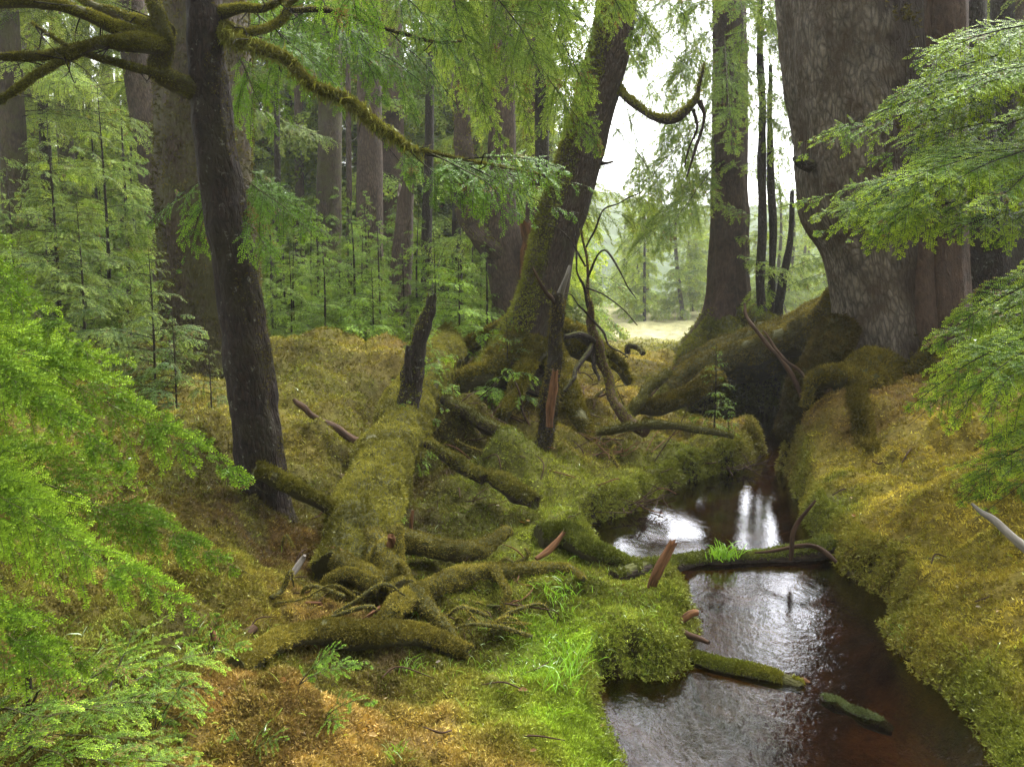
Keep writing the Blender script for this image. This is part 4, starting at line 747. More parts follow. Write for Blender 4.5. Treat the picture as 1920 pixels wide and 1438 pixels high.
# branches lying about
for k, (lab, pts, m, ms, jg) in enumerate((
    ('dark stick pointing up left from behind the fallen log, upper of two', [(550,748,6.9,5),(566,764,6.9,13),(600,784,6.9,13),(640,808,6.8,16),(684,834,6.7,17)], B_STICK, 0, .03),
    ('dark stick pointing up left from behind the fallen log, lower of two', [(556,812,6.3,9),(590,850,6.2,14),(630,886,6.0,18),(660,908,5.8,20)], B_STICK, 100, .02),
    ('straight mossy branch sloping from the middle of the log down to the pale dead stem', [(832,748,7.6,22),(880,778,7.4,28),(940,808,7.2,30),(1000,838,7.0,24)], B_LEAN, 900, .02),
    ('crooked mossy branch sagging out of the shaded hollow beside the log', [(800,830,6.1,18),(840,858,6.0,26),(880,882,5.9,30),(905,900,5.8,24)], B_LEAN, 600, 0),
    ('thick broken mossy branch end lying in the grassy hollow', [(915,888,5.9,26),(945,912,5.75,34),(975,934,5.6,34),(1000,946,5.5,26)], B_LEAN, 900, .03),
    ('mossy pole slanting from the dark foreground hemlock to the fallen log', [(478,880,4.7,30),(530,905,4.75,30),(580,928,4.8,28),(625,950,4.85,24)], B_MOSSY, 1600, 0),
    ('thin mossy branch running right along the foot of the tangle', [(1120,812,7.6,14),(1180,800,7.5,16),(1250,800,7.4,16),(1320,806,7.3,14),(1380,822,7.2,10)], B_MOSSY, 500, 0),
    ('two-legged mossy branch leaning on the bank below the bright clearing', [(1180,775,8.6,22),(1205,745,8.7,22),(1235,715,8.9,20),(1255,700,9.0,16)], B_MOSSY, 500, 0),
    ('mossy loop of root silhouetted against the bright clearing', [(1176,664,10.6,10),(1178,650,10.6,10),(1186,646,10.6,10),(1196,652,10.6,10),(1204,664,10.5,12)], B_DARK, 100, 0),
    ('bleached pale stick slanting in at the right edge', [(1822,944,4.2,6),(1855,972,4.1,11),(1890,1002,4.0,15),(1935,1036,3.9,18)], B_WHITE, 0, 0),
    ('thin bare branch leaning over the dark pool mouth', [(1508,756,7.8,9),(1490,715,7.9,9),(1470,680,8.0,8),(1436,640,8.2,8),(1404,600,8.4,6),(1395,570,8.5,4)], B_STICK, 0, 0),
    ('slim bare branch crossing the thin bare branch by the giant spruce', [(1520,720,7.7,6),(1490,690,7.8,6),(1455,655,8.0,5),(1430,620,8.2,3)], B_STICK, 0, 0))):
    air_log('dead_branch', lab, 'branch', pts, m, 270+k, ms, 0.02, jag=jg, wob=0.02, nz=-0.2, col=(.105,.10,.02))
# wood in and beside the water
ground_log('sunken_log', 'mossy log lying across the pool with a tuft of grass on it', 'log', [(1150,1085,26,.4),(1215,1068,28,.5),(1290,1060,34,.45),(1360,1054,34,.45),(1430,1052,32,.45),(1500,1046,40,.6),(1560,1036,46,.6)], B_LEAN, 300, 2600, 0.018, nz=0.15, col=(.085,.10,.02))
ground_log('sunken_log', 'rotten mossy log reaching from the moss island into the brown water', 'log', [(1300,1244,30,.6),(1350,1256,34,.5),(1410,1268,36,.5),(1460,1280,32,.5),(1496,1288,24,.45)], B_MOSSY, 302, 2200, 0.014, nz=0.1, jag=0.02)
ground_log('sunken_log', 'smooth green lump of a log barely breaking the water', 'log', [(1540,1310,14,.3),(1575,1320,34,.3),(1605,1332,30,.32),(1632,1344,36,.22),(1672,1362,16,.15)], B_LEAN, 303, 900, 0.010, nz=0.3, col=(.06,.075,.03), rough=.45, freq=9, nseg=24, n=80)
air_log('broken_branch', 'upright orange-brown broken branch stuck in the moss island', 'branch', [(1214,1142,4.25,24),(1224,1100,4.25,20),(1234,1075,4.25,22),(1246,1052,4.25,18),(1258,1030,4.25,15)], B_ORANGE, 304, jag=0.04, nseg=14)
air_log('broken_branch', 'dark forked stick behind the orange-brown broken branch', 'branch', [(1228,1140,4.2,16),(1240,1118,4.2,13),(1262,1096,4.2,9)], B_STICK, 305, jag=0.01)
air_log('broken_branch', 'dark thin root curving over the moss island', 'branch', [(1138,1172,4.05,9),(1165,1164,4.05,12),(1195,1148,4.1,13),(1212,1134,4.15,12)], B_STICK, 306)
air_log('broken_branch', 'curved reddish stick at the tip of the moss island', 'branch', [(1268,1170,3.95,8),(1280,1158,3.95,12),(1296,1148,3.95,13),(1308,1148,3.95,10)], B_ORANGE, 307)
air_log('broken_branch', 'reddish forked stick lying at the water by the moss island', 'branch', [(1262,1172,3.9,12),(1290,1190,3.8,13),(1312,1196,3.75,11),(1330,1204,3.7,7)], B_STICK, 308)
air_log('broken_branch', 'thin twig standing out of the log across the pool', 'branch', [(1482,1050,4.9,8),(1486,1020,4.9,9),(1496,985,4.9,8),(1516,955,4.9,6),(1530,938,4.9,4)], B_STICK, 309)
air_log('broken_branch', 'bare twig lying along the log across the pool', 'branch', [(1415,1036,5.0,5),(1460,1032,4.95,6),(1520,1024,4.9,8),(1545,1034,4.85,9),(1566,1052,4.8,6)], B_STICK, 310)
air_log('broken_branch', 'reddish rotten stump end beside the left edge of the pool', 'branch', [(1005,1048,4.5,10),(1028,1032,4.55,15),(1050,1006,4.6,9)], B_ORANGE, 311, jag=0.03)
ground_log('sunken_log', 'mossy log dipping into the left edge of the pool', 'log', [(1010,1020,46,.6),(1060,1022,52,.6),(1110,1048,44,.5),(1160,1066,34,.4),(1205,1074,24,.3)], B_MOSSY, 312, 2600, 0.02, nz=0.1, col=(.10,.12,.022))
air_log('broken_branch', 'upright splintered orange stick standing left of the short mossy log', 'branch', [(428,1275,2.9,18),(418,1230,2.95,19),(408,1200,2.95,14),(402,1180,2.95,7)], B_ORANGE, 313, nseg=12)
air_log('broken_branch', 'white weathered stick left of the fallen log', 'branch', [(538,1090,3.9,6),(552,1070,3.95,13),(568,1048,4.0,12),(574,1040,4.0,7)], B_WHITE, 314)
for k, (lab, pts, m) in enumerate((('reddish rotten branch lying left of the root tangle, upper of the pair', [(490,1120,3.7,10),(520,1112,3.7,14),(556,1128,3.65,13),(600,1134,3.6,9)], B_ORANGE), ('broad reddish slab of bark below the rotten branch', [(545,1138,3.6,10),(570,1144,3.6,20),(598,1148,3.6,12)], B_ORANGE),
      ('thin pale stick crossing the dark hole in the root tangle', [(668,1180,3.6,4),(690,1160,3.65,7),(714,1144,3.7,8)], B_ORANGE), ('orange strip of broken wood on the near end of the fallen log', [(612,1026,4.4,9),(640,1032,4.35,9),(660,1040,4.3,6)], B_ORANGE),
      ('dark brown log chunk in the shade by the orange stick', [(420,1216,3.05,22),(455,1196,3.1,24),(475,1180,3.15,16)], B_STICK), ('thin upright orange splinter beyond the fallen log', [(770,1006,4.9,7),(770,980,4.9,8),(772,960,4.9,6)], B_ORANGE),
      ('dead leaf curled on the water by the green lump', [(1498,1272,3.55,4),(1506,1276,3.5,13),(1516,1280,3.5,4)], B_ORANGE))):
    air_log('broken_branch' if 'leaf' not in lab else 'dead_leaf', lab, 'branch' if 'leaf' not in lab else 'leaf', pts, m, 320+k, jag=0.01, nseg=8)
# loose twigs on the moss
rt_ = np.random.RandomState(77)
TW = [(700,1010),(860,930),(1090,840),(1130,880),(1180,850),(960,1010),(830,900),(590,980),(560,1060),(900,1110),(940,1300),(760,1290),(1010,1260),(1120,860),(1060,770),(980,790),(930,760),(890,740),(1100,740),(1150,830),(1600,1000),(1760,1060),(1850,1130),(1650,870),(1700,860),(1580,930),(1850,880),(1240,900),(1320,870),(1390,880),(1370,890),(1160,960),(1180,950),(1150,970),(1000,1400),(820,1380)]
for k, (px, py) in enumerate(TW):
    p = GP(px, py, 0.03); a = rt_.rand()*PI; L = rt_.uniform(.10, .28)*max(1, p[1]/5); dv = np.array([math.cos(a), math.sin(a)*0.6, rt_.uniform(-.1, .35)])*L
    tag(obj('twig', tube([p-dv/2, p+rt_.normal(size=3)*0.02, p+dv/2], [.0035*max(1, p[1]/4), .0045*max(1, p[1]/4), .002*max(1, p[1]/4)], nseg=6, n=10), B_STICK), 'small bare twig lying on the moss', 'twig', 'small dead twigs scattered on the moss')
# brushy heap of dead twigs at the pool's left bank
for k, (px, py, nb_, lab) in enumerate(((1180,960,26,'tangle of thin dead twigs overhanging the pool from its left bank'), (1390,885,16,'low heap of dead twigs at the upper end of the pool'), (1170,855,22,'rusty heap of dead twigs on the green bank'), (950,745,30,'rusty pile of dead twigs under the leaning tree'))):
    c = GP(px, py, 0.05); r0 = np.random.RandomState(k+5); prt = []
    for b in range(nb_):
        a = r0.rand()*2*PI; L = r0.uniform(.15, .4)*c[1]/6; s = c+np.array([r0.normal()*.12, r0.normal()*.08, 0])*c[1]/6
        e = s+np.array([math.cos(a), math.sin(a)*.6, r0.uniform(-.1, .55)])*L
        prt += tube([s, (s+e)/2+r0.normal(size=3)*.03, e], [.0045*c[1]/6, .0035*c[1]/6, .0015*c[1]/6], nseg=5, n=7, cap=False)
    tag(obj('brush_pile', prt, B_STICK if k < 2 else plain_mat('rusty_twigs%d' % k, (.16,.085,.045), .85, .5)), lab, 'brush pile')

# thin roots and splinters through the tangle, twigs on the limbs
rq = np.random.RandomState(91)
for k in range(34):
    px, py = rq.uniform(500, 1010), rq.uniform(1030, 1215)
    p = GP(px, py, .02+rq.rand()*.08); a = rq.uniform(-.6, 3.6); L = rq.uniform(.12, .42); dv = np.array([math.cos(a), math.sin(a)*.7, rq.uniform(-.25, .45)])*L
    r0 = rq.uniform(.004, .011); mossy = rq.rand() < .75
    pr = tube([p-dv*.5, p-dv*.1+rq.normal(size=3)*.025, p+dv*.3+rq.normal(size=3)*.025, p+dv*.6+np.array([0, 0, -.08])], [r0, r0*1.1, r0*.8, r0*.35], nseg=8, n=22, rough=.3, freq=14, seed=k)
    o = obj('root', pr, B_MOSSY if mossy else B_STICK, log)
    if mossy: add_moss(o, pr, 110, .010, 400+k, -.4, LM)
for k in range(110):
    if k < 45: px, py = rq.uniform(480, 1000), rq.uniform(1020, 1230)
    elif k < 85: px, py = rq.uniform(850, 1200), rq.uniform(700, 880)
    else: px, py = rq.uniform(520, 1250), rq.uniform(880, 1000)
    p = GP(px, py, 0.02+.03*rq.rand()); sc = max(1, p[1]/4.2); a = rq.rand()*PI; L = rq.uniform(.08, .26)*sc; dv = np.array([math.cos(a), math.sin(a)*.7, rq.uniform(-.1, .6)])*L
    tag(obj('twig', tube([p-dv/2, p+rq.normal(size=3)*.03*sc, p+dv/2], [.003*sc, .004*sc, .0012*sc], nseg=6, n=10), B_ORANGE if rq.rand() < .3 else B_STICK), 'small bare twig lying on the moss', 'twig', 'small dead twigs scattered on the moss')
for k in range(30):
    px, py = rq.uniform(830, 1260), rq.uniform(690, 890)
    p = GP(px, py, -.02); L = rq.uniform(.35, 1.0); a = rq.rand()*PI; el = rq.uniform(.05, 1.0); dv = np.array([math.cos(a)*math.cos(el), math.sin(a)*math.cos(el)*.6, math.sin(el)])*L; r0 = rq.uniform(.007, .016)
    pr = tube([p-dv*.06, p+dv*.3+rq.normal(size=3)*.03, p+dv*.7+rq.normal(size=3)*.03, p+dv], [r0, r0*.9, r0*.6, r0*.3], nseg=8, n=26, rough=.3, freq=12, seed=k)
    o = obj('dead_branch', pr, B_STICK if k % 3 else B_LEAN); tag(o, 'thin dead stick leaning among the roots of the leaning tree', 'branch', 'dead sticks among the roots of the leaning tree')
    if k % 3 == 0: add_moss(o, pr, 120, .016, 700+k, -.2, LM)
# fallen leaves and flakes of bark
L_DEAD = leaf_mat('dead_leaves', .2, 1.0, .03)
for k in range(90):
    px, py = rq.uniform(450, 1900), rq.uniform(860, 1430)
    p = GP(px, py, .022)
    if p[2] < .035: continue
    sz = rq.uniform(.010, .022)*max(1, p[1]/4); a = rq.rand()*6.28; u = np.array([math.cos(a), math.sin(a), rq.uniform(-.3, .3)]); v = np.array([-math.sin(a), math.cos(a), rq.uniform(-.3, .3)])*.5
    V = np.array([p-u*sz, p-u*sz*.3+v*sz, p+u*sz*.5+v*sz*.8, p+u*sz, p+u*sz*.5-v*sz*.8+[0, 0, sz*.3], p-u*sz*.3-v*sz+[0, 0, sz*.4], p+[0, 0, -sz*.15]])
    tag(obj('dead_leaf', (V, np.array([[0,1,6],[1,2,6],[2,3,6],[3,4,6],[4,5,6],[5,0,6]]), {'Col': np.tile(np.array([[.22,.11,.035],[.14,.08,.035],[.28,.19,.07],[.20,.17,.13]][rq.randint(4)]), (7, 1))}, False), L_DEAD), 'small fallen brown leaf lying on the moss', 'leaf', 'fallen leaves scattered on the moss')

# ================================================================== YOUNG TREES
def sapling(label, px, py, d, hpx, wpx, seed, dark, tip, lod=1, nb=20, h0=0.12, group=None, lean_=(0, 0), name='hemlock_sapling', pend=0.12, z=None):
    b = W(px, py, d); b[2] = gh(b[0], b[1])-0.03; H = CAM[2]+(ray(px, py-hpx)[2]/ray(px, py-hpx)[1])*d-b[2]; H = max(H, 0.3)
    t = empty(name, b, label, 'sapling', group)
    tip_p = b+np.array([lean_[0]*H, lean_[1]*H, H])
    obj('trunk', tube([b, (b+tip_p)/2+np.array([.03, 0, 0])*H*.3, tip_p], [.011*H**.8, .007*H**.8, .002], nseg=7, n=24, rough=.1), B_DARK, t)
    w, f = crown(b, H, H*h0, wpx*0.5*d/F, int(nb*(1.8 if lod else 1.0)), lod, seed, dark, tip, lean=lean_, pend=pend if lod else -.02, wfac=.55 if lod else .38, droop=.6 if lod else .12, rollv=.3 if lod else .12)
    obj('branches', w, B_DARK, t); obj('foliage', f, L_NEAR if lod < 2 else L_FAR, t); return t
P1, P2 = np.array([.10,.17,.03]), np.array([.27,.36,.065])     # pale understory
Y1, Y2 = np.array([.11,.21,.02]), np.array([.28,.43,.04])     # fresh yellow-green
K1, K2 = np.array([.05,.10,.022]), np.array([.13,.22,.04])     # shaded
for k, s in enumerate((
    ('pale layered hemlock sapling at the left edge under the mossy limbs', 40,760,9.0,460,330,P1,P2,1,30),
    ('tall thin-stemmed sapling with tiered pale sprays, left of centre in the understory', 118,740,8.6,520,340,P1,P2,1,34),
    ('pale sapling whose stem rises behind the long mossy limb', 212,720,9.5,560,330,P1,P2,1,34),
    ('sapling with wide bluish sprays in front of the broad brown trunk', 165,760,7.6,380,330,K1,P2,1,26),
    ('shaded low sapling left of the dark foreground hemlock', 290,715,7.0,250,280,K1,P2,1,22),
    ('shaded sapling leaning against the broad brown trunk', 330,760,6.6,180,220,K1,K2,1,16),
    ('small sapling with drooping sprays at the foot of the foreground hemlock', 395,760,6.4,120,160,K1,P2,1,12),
    ('bright sapling between the broad brown trunk and the straight trunk', 548,680,10.5,230,230,P1,Y2,1,24),
    ('bright yellow-green young hemlock below the straight grey-brown trunk', 640,690,10.8,200,260,Y1,Y2,1,26),
    ('bright young hemlock left of the standing dead snag on the log', 700,690,10.2,190,200,Y1,Y2,1,22),
    ('bright feathery young hemlock above the far end of the fallen log', 860,680,10.4,230,250,Y1,Y2,1,28),
    ('fresh green young hemlock in front of the forked trunk', 815,650,11.4,220,200,Y1,Y2,1,22),
    ('small sapling at the back of the golden moss mounds', 770,690,11.2,140,160,P1,Y2,1,14),
    ('little seedling growing on the roots of the leaning tree', 950,690,8.7,95,200,Y1,Y2,1,12),
    ('little seedling growing from the middle of the fallen log', 795,705,7.9,120,230,Y1,Y2,1,14),
    ('tiny seedling sprouting on the near part of the fallen log', 725,958,5.3,60,160,Y1,Y2,1,9),
    ('tiny seedling at the foot of the standing dead snag', 762,810,6.7,60,170,Y1,Y2,1,10),
    ('small seedling on the mossy root over the dark pool mouth', 1340,745,8.6,100,120,Y1,Y2,1,12),
    ('small green seedling on the roots below the flared trunk', 1390,690,13.6,80,110,Y1,Y2,1,12),
    ('seedling hanging over the upper end of the pool', 1365,800,8.2,50,80,Y1,Y2,1,9))):
    lab, px, py, d, hp, wp_, c1, c2, lod, nb = s
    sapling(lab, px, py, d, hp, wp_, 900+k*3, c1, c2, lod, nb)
for k, (lab, px, py, fr_) in enumerate((('fresh green hemlock fronds in front of the short mossy log', 560,1290,((700,1252),(650,1215),(690,1290),(600,1240))), ('pale fronds rising beside the upright orange stick', 385,1240,((360,1150),(450,1170),(330,1200),(470,1215),(410,1150))), ('small bright fronds at the lower left edge of the orange moss', 470,1420,((540,1390),(500,1370),(430,1380))),
      ('low green fronds in the hollow below the short mossy log', 600,1360,((700,1320),(660,1300),(640,1390))), ('leafy fronds among the dark bottom-left bushes', 290,1380,((370,1270),(300,1240),(230,1280),(400,1330),(340,1400))))):
    p = GP(px, py); t = empty('hemlock_seedling', p, lab, 'seedling')
    tag(t)
    w, f = [], []
    for q, (a, b) in enumerate(fr_):
        e = W(a, b, p[1]+rq.uniform(-.15, .1)); e[2] = max(e[2], p[2]+.05)
        ww, ff = spray(p+np.array([0, 0, .01]), e, width=.075, sag=.25, lod=0, seed=1000+k*9+q, dark=np.array([.07,.15,.014]), tip=np.array([.24,.42,.03]), droop=.2, up=(0,-.4,1), bare=.12, r0=.002); w.append(ww); f.append(ff)
    obj('stems', w, B_DARK, t); obj('foliage', f, L_NEAR, t)

# ================================================================== THE STAND BEHIND
def proto(name, H, r, h0, Lmax, nb, lod, seed, dark, tip, m, pend=0.3):
    t = empty(name, (0, 0, 0), 'tall conifer', 'tree')
    r0 = np.random.RandomState(seed); tip_p = np.array([r0.normal()*.02*H, r0.normal()*.02*H, H])
    obj('trunk', tube([[0, 0, -.4], [0, 0, .15], tip_p*.5+np.array([.02*H, 0, 0])*r0.normal(), tip_p], [r*1.7, r*1.1, r*.7, r*.1], nseg=14, n=60, rough=.08), m, t)
    w, f = crown((0, 0, 0), H, h0, Lmax, nb, lod, seed, dark, tip, pend=pend, shape='cone', wfac=.40)
    obj('branches', w, B_DARK, t); obj('foliage', f, L_FAR, t); return t
def dup(t, loc, rz, sc, label, group):
    c = t.copy(); COL.objects.link(c); c.location = loc; c.rotation_euler = (0, 0, rz); c.scale = (sc, sc, sc); c['label'] = label; c['category'] = 'tree'; c['group'] = group
    for ch in t.children:
        q = ch.copy(); COL.objects.link(q); q.parent = c
    return c
D1, D2 = np.array([.11,.17,.03]), np.array([.28,.35,.06])
protos = [proto('hemlock_tree', 15, .20, 2.2, 2.8, 62, 2, 1, D1, D2, B_BROWN), proto('hemlock_tree', 18, .26, 3.5, 3.0, 60, 2, 2, D1, D2*.95, B_GREYB), proto('hemlock_tree', 11, .12, 1.2, 2.2, 60, 2, 3, D1*1.1, D2*1.1, B_DARK), proto('hemlock_tree', 6, .06, .5, 1.7, 44, 2, 4, D1*1.2, np.array([.15,.27,.05]), B_DARK)]
protos += [proto('hemlock_tree', 14, .18, .6, 3.4, 95, 3, 5, D1, D2, B_BROWN, .35), proto('hemlock_tree', 12, .15, .4, 3.0, 85, 3, 6, D1*1.1, D2*1.1, B_DARK, .4)]
rf = np.random.RandomState(12); used = set(); placed = []
GRP = 'hemlocks of the dense stand behind'; LBL = 'slender hemlock with drooping green sprays in the dense stand behind the clearing on the left'
GRP2 = 'trees beyond the bright clearing'; LBL2 = 'pale green tree beyond the bright clearing'
def put(pi, x, y, grp, lab, sc=1.0):
    z = gh(x, y); placed.append((x, y))
    if pi not in used:
        used.add(pi); t = protos[pi]; t.location = (x, y, z); t.rotation_euler = (0, 0, rf.rand()*6.28); t['label'] = lab; t['group'] = grp
    else: dup(protos[pi], (x, y, z), rf.rand()*6.28, sc*rf.uniform(.85, 1.15), lab, grp)
n_ = 0
while n_ < 46:                           # left: dense, from 12 m back
    y = 12.5+26*rf.rand()**1.2; ux = rf.uniform(-.72, .06); x = ux*y
    if -.40 < ux < .04 and y < 20: continue
    if any((x-a)**2+(y-b)**2 < (1.5+y*.03)**2 for a, b in placed): continue
    put(rf.choice(4, p=[.22, .18, .3, .3]), x, y, GRP, LBL); n_ += 1
for (x, y, pi) in ((8.5,15,1),(10.5,18,0),(9.2,20,2),(12,23,1),(14,17,0),(8.4,13,2),(11,14,3),(13,26,0),(7.6,17,3),(16,24,1)):
    put(pi, x, y, 'hemlocks behind the giant spruce', 'hemlock half hidden in the shade behind the giant spruce on the right')
n_ = 0
while n_ < 26:                           # close the gaps between the drawn trunks
    y = rf.uniform(20, 31); x = rf.uniform(-.42, .05)*y
    if any((x-a)**2+(y-b)**2 < .8 for a, b in placed): continue
    put(rf.choice([4, 5]), x, y, GRP, LBL, 1.05); n_ += 1
n_ = 0
while n_ < 22:                           # bright regrowth in front of the trunks
    y = rf.uniform(11.2, 15); x = rf.uniform(-.36, -.02)*y
    if any((x-a)**2+(y-b)**2 < .2 for a, b in placed): continue
    put(3, x, y, 'young hemlocks under the dense stand', 'young feathery hemlock growing between the trunks of the stand on the left', .36); n_ += 1
for ux, y, sc in ((-.27,10.6,.30),(-.235,10.2,.27),(-.20,10.9,.32),(-.165,11.0,.28),(-.135,11.6,.30),(-.30,11.2,.36)):
    put(3, ux*y, y, 'young hemlocks under the dense stand', 'young feathery hemlock growing between the trunks of the stand on the left', sc)
n_ = 0
while n_ < 30:                           # beyond the clearing
    y = rf.uniform(38, 62); x = rf.uniform(-.05, .42)*y
    if any((x-a)**2+(y-b)**2 < 6 for a, b in placed): continue
    put(rf.choice([4, 5]), x, y, GRP2, LBL2, .62); n_ += 1
n_ = 0
while n_ < 60:                           # deeper into the stand: crowns down to the ground close the view
    y = rf.uniform(22, 46); x = rf.uniform(-.75, .02)*y
    if any((x-a)**2+(y-b)**2 < 4 for a, b in placed): continue
    put(rf.choice([4, 5]), x, y, GRP, LBL, .78); n_ += 1
n_ = 0
while n_ < 26:
    y = rf.uniform(11.5, 22); x = rf.uniform(-.72, .0)*y
    if x > -.33*y and y < 16: continue
    if any((x-a)**2+(y-b)**2 < 1.2 for a, b in placed): continue
    put(3, x, y, 'young hemlocks under the dense stand', 'young feathery hemlock growing between the trunks of the stand on the left', .6); n_ += 1
for q in range(12): put(rf.choice([4, 5]), rf.uniform(10, 24), rf.uniform(18, 30), 'hemlocks behind the giant spruce', 'hemlock half hidden in the shade behind the giant spruce on the right')

for x, y, pi, sc in ((-5,-2,1,1.2),(-3,-5,0,1.3),(2,-4,1,1.25),(5,-1,0,1.2),(-7,3,1,1.2),(7,3,1,1.2),(0,-8,1,1.2),(-4.5,0.5,0,1.1),(6,-6,0,1.2),(-8,-6,1,1.1),(9,7,0,1.2),(3.6,0.2,1,1.15),(-1.5,-2.5,0,1.25),(0.8,-1.8,1,1.3)):  # out-of-view trees added to shade the banks and foreground
    put(pi, x, y, 'unseen hemlocks added around and behind the viewer for shade', 'unseen tall hemlock added so its crown shades the banks', sc)

# ================================================================== MOSS AND GRASS
rm = np.random.RandomState(33); N = 420000
a = rm.uniform(-37, 37, N)*PI/180; iy = rm.uniform(1/24., 1/2.2, N); r = np.where(rm.rand(N) < .72, 1/iy, np.exp(rm.uniform(np.log(2.2), np.log(24), N)))
x, y = r*np.sin(a), r*np.cos(a)
z = grid_h(x, y); k = z > 0.012; x, y, z, r = x[k], y[k], z[k], r[k]
e = 0.02+0.004*r; zx = grid_h(x+e, y); zy = grid_h(x, y+e)
Nn = unit(np.column_stack([-(zx-z)/e, -(zy-z)/e, np.ones(len(x))]))
c = ground_col(x, y); sl = sstep(1.2, 3.0, np.hypot((zx-z)/e, (zy-z)/e))[:, None]; c = c*(1-.6*sl)+np.array(DKOL)*.6*sl
pm_ = np.column_stack([x, y, z]); dens = fbm(np.column_stack([x, y, z])*3.0, 3, 91); k = (dens+.4*vnoise(pm_*11, 92) > -.62) | (rm.rand(len(x)) < .25)
pm = np.column_stack([x, y, z]); sizes = .007+.0036*r
c = c*np.clip(1+.55*vnoise(np.column_stack([x, y, z])*14, 71)+.35*vnoise(np.column_stack([x, y, z])*4, 72), .35, 1.8)[:, None]
tip_v = rm.rand(len(x)) < .22
c = np.where(tip_v[:, None], c*1.35+np.array([.01, .03, 0]), c)
moss = obj('moss', blades(pm[k], Nn[k], sizes[k]*.8, c[k], rm, 4, 1.1, .2), L_MOSS); tag(moss, 'fine orange, olive and green moss carpeting the ground', None, kind='stuff')
# moss hanging over the banks of the stream
ed = np.linalg.norm(np.diff(SP, axis=0), axis=1); nb_ = 70000; ei = rm.choice(len(ed), nb_, p=ed/ed.sum()); f = rm.rand(nb_, 1)
ePt = SP[ei]*(1-f)+SP[ei+1]*f; eN = np.column_stack([(SP[ei+1]-SP[ei])[:, 1], -(SP[ei+1]-SP[ei])[:, 0]])/ed[ei][:, None]
ePt = ePt+eN*rm.uniform(-.17, .17, (nb_, 1)); x, y = ePt[:, 0], ePt[:, 1]; z = grid_h(x, y); k = (z > -.015) & (y > 2.2) & (z < .5); x, y, z = x[k], y[k], z[k]; r = np.hypot(x, y); e = 0.02
zx = grid_h(x+e, y); zy = grid_h(x, y+e); Nn = unit(np.column_stack([-(zx-z)/e, -(zy-z)/e, np.ones(len(x))])); steep = 1-Nn[:, 2:3]
c = ground_col(x, y); c = c*.6+np.array(GREEN)*.4; c = c*(1-.45*steep)+np.array(DKOL)*.45*steep
Nd = unit(Nn+np.array([0, 0, -.9])*steep)
bm_ = obj('bank_moss', blades(np.column_stack([x, y, z])+Nn*rm.uniform(0, .035, (len(x), 1)), Nd, .006+.0027*r, c, rm, 5, 1.0, .22), L_MOSS); tag(bm_, 'shaggy moss hanging over the banks of the stream', None, kind='stuff')
def grass(P, h, w, col, rng, lean_=.5):
    n = len(P); D = unit(np.column_stack([rng.normal(size=n)*lean_, rng.normal(size=n)*lean_, np.ones(n)])); S = unit(np.cross(D, rng.normal(size=(n, 3)))); h = h*rng.uniform(.5, 1.3, n)
    bend = unit(rng.normal(size=(n, 3))*np.array([1, 1, 0.2]))*0.35; V = []
    for f, ww in ((0, 1), (.4, .9), (.75, .6), (1, .06)):
        cpt = P+D*(h*f)[:, None]+bend*(h*f*f)[:, None]-np.array([0, 0, .3])*(h*f*f*f)[:, None]
        V += [cpt-S*w*ww, cpt+S*w*ww]
    V = np.stack(V, 1).reshape(-1, 3); b = np.arange(n)[:, None]*8
    Q = np.concatenate([b+np.array([0, 1, 3, 2]), b+np.array([2, 3, 5, 4]), b+np.array([4, 5, 7, 6])])
    return (V, Q, {'Col': np.repeat(col*rng.uniform(.7, 1.3, (n, 1)), 8, 0)}, False)
GC = np.array([.17,.33,.03]); rg = np.random.RandomState(44)
def patch(cx, cy, sx, sy, n):
    if (cx, cy) == (1355, 1052): return np.array([Z(cx+rg.normal()*sx, cy-6+rg.normal()*sy, .05) for q in range(n)])
    out = []
    for q in range(n):
        p = GP(cx+rg.normal()*sx, cy+rg.normal()*sy)
        if p[2] > .01: out.append(p)
    return np.array(out)
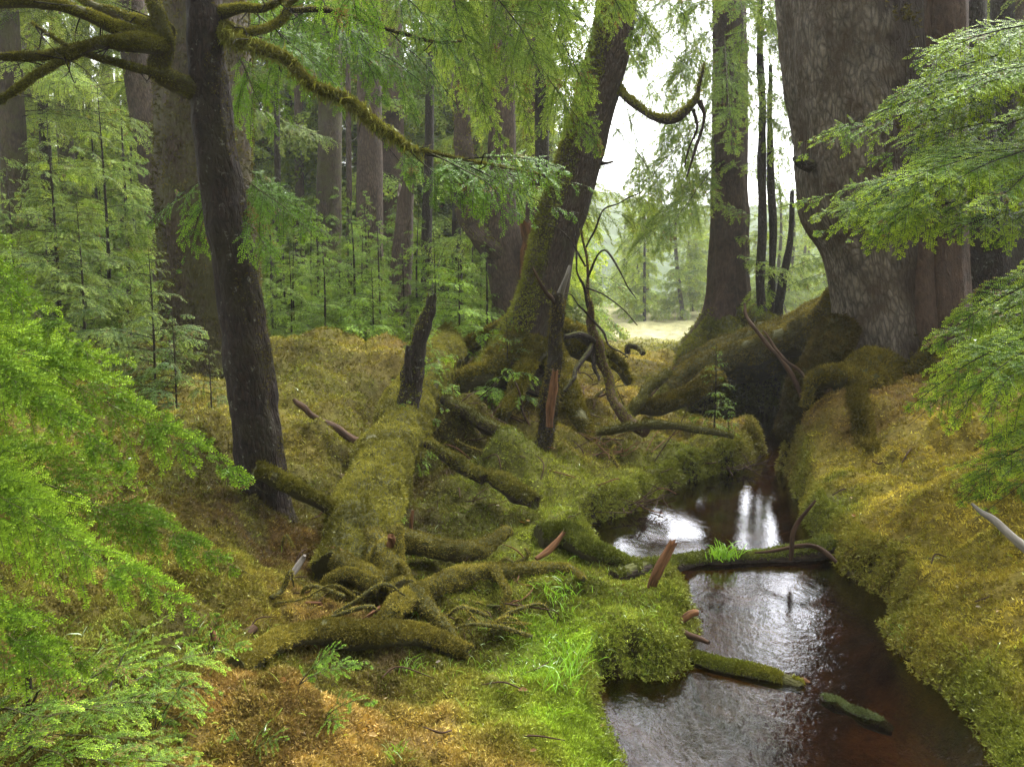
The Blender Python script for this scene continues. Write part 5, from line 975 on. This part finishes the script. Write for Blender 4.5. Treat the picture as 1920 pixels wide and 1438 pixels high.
# loose grass through the moss
u = rm.rand(90000); a = rm.uniform(-34, 34, 90000)*PI/180; r = 1/rm.uniform(1/9., 1/2.3, 90000); x, y = r*np.sin(a), r*np.cos(a); z = grid_h(x, y)
gcol = ground_col(x, y); gr = gcol[:, 1]/(gcol[:, 0]+gcol[:, 1]); keep = (z > .01) & (rm.rand(90000) < np.clip((gr-.44)*2.2, .012, .6)*np.clip(.5+fbm(np.column_stack([x, y, z])*2.5, 2, 61)*1.5, 0, 1))
gp2 = np.column_stack([x, y, z])[keep]
gs = obj('grass', grass(gp2, .055, .0022, gcol[keep]*.5+GC*.55, rm, .7), L_GRASS); tag(gs, 'sparse short green grass growing through the moss', None, kind='stuff')
for lab, cx, cy, sx, sy, n, h, w, col in (('bright green clump of long grass beside the water in the foreground', 1065,1265,28,26,150,.15,.0028,GC), ('second bright grass clump just below the arching roots', 1045,1120,26,18,150,.09,.0024,GC*1.05), ('green grass tuft on the log across the pool', 1355,1052,14,4,90,.13,.0035,GC*.9),
      ('dry-tipped grass tuft hanging at the bottom right bank', 1815,1395,10,14,110,.16,.0025,np.array([.26,.22,.07])), ('grass clump at the bottom edge by the near water', 1235,1420,14,16,70,.14,.0025,GC*.9), ('grass tuft between the forked roots', 800,1160,12,8,40,.09,.0022,GC*.8), ('grass tuft at the right bank where the water bends', 1690,1200,18,18,110,.07,.0022,GC*.9), ('small grass tuft in the orange moss near the bottom edge', 745,1420,12,10,40,.08,.002,GC*.8), ('small grass tuft under the short mossy log', 770,1262,14,7,50,.08,.002,GC*.8)):
    P = patch(cx, cy, sx, sy, n)
    if len(P) < 4: continue
    tag(obj('grass_clump', grass(P, h, w, np.asarray(col), rg, .45), L_GRASS), lab, 'grass clump')

# ------------------------------------------------------------------ haze
def haze_box(dens):
    m, nt, o = mat('thin_mist'); v = nt.nodes.new('ShaderNodeVolumePrincipled'); v.inputs['Color'].default_value = (.93, .96, .97, 1); v.inputs['Density'].default_value = dens; v.inputs['Anisotropy'].default_value = 0.2
    nt.links.new(v.outputs[0], o.inputs['Volume'])
    X, z0, z1 = 235.0, -1.5, 45.0
    V = np.array([(a, b, c) for c in (z0, z1) for a, b in ((-X, -X), (X, -X), (X, X), (-X, X))], float)
    Q = np.array([(0,3,2,1),(4,5,6,7),(0,1,5,4),(1,2,6,5),(2,3,7,6),(3,0,4,7)])
    tag(obj('haze', (V, Q, {}, False), m), 'thin pale mist filling the forest air', None, kind='stuff')
haze_box(0.0009)
scn.cycles.volume_bounces = 1
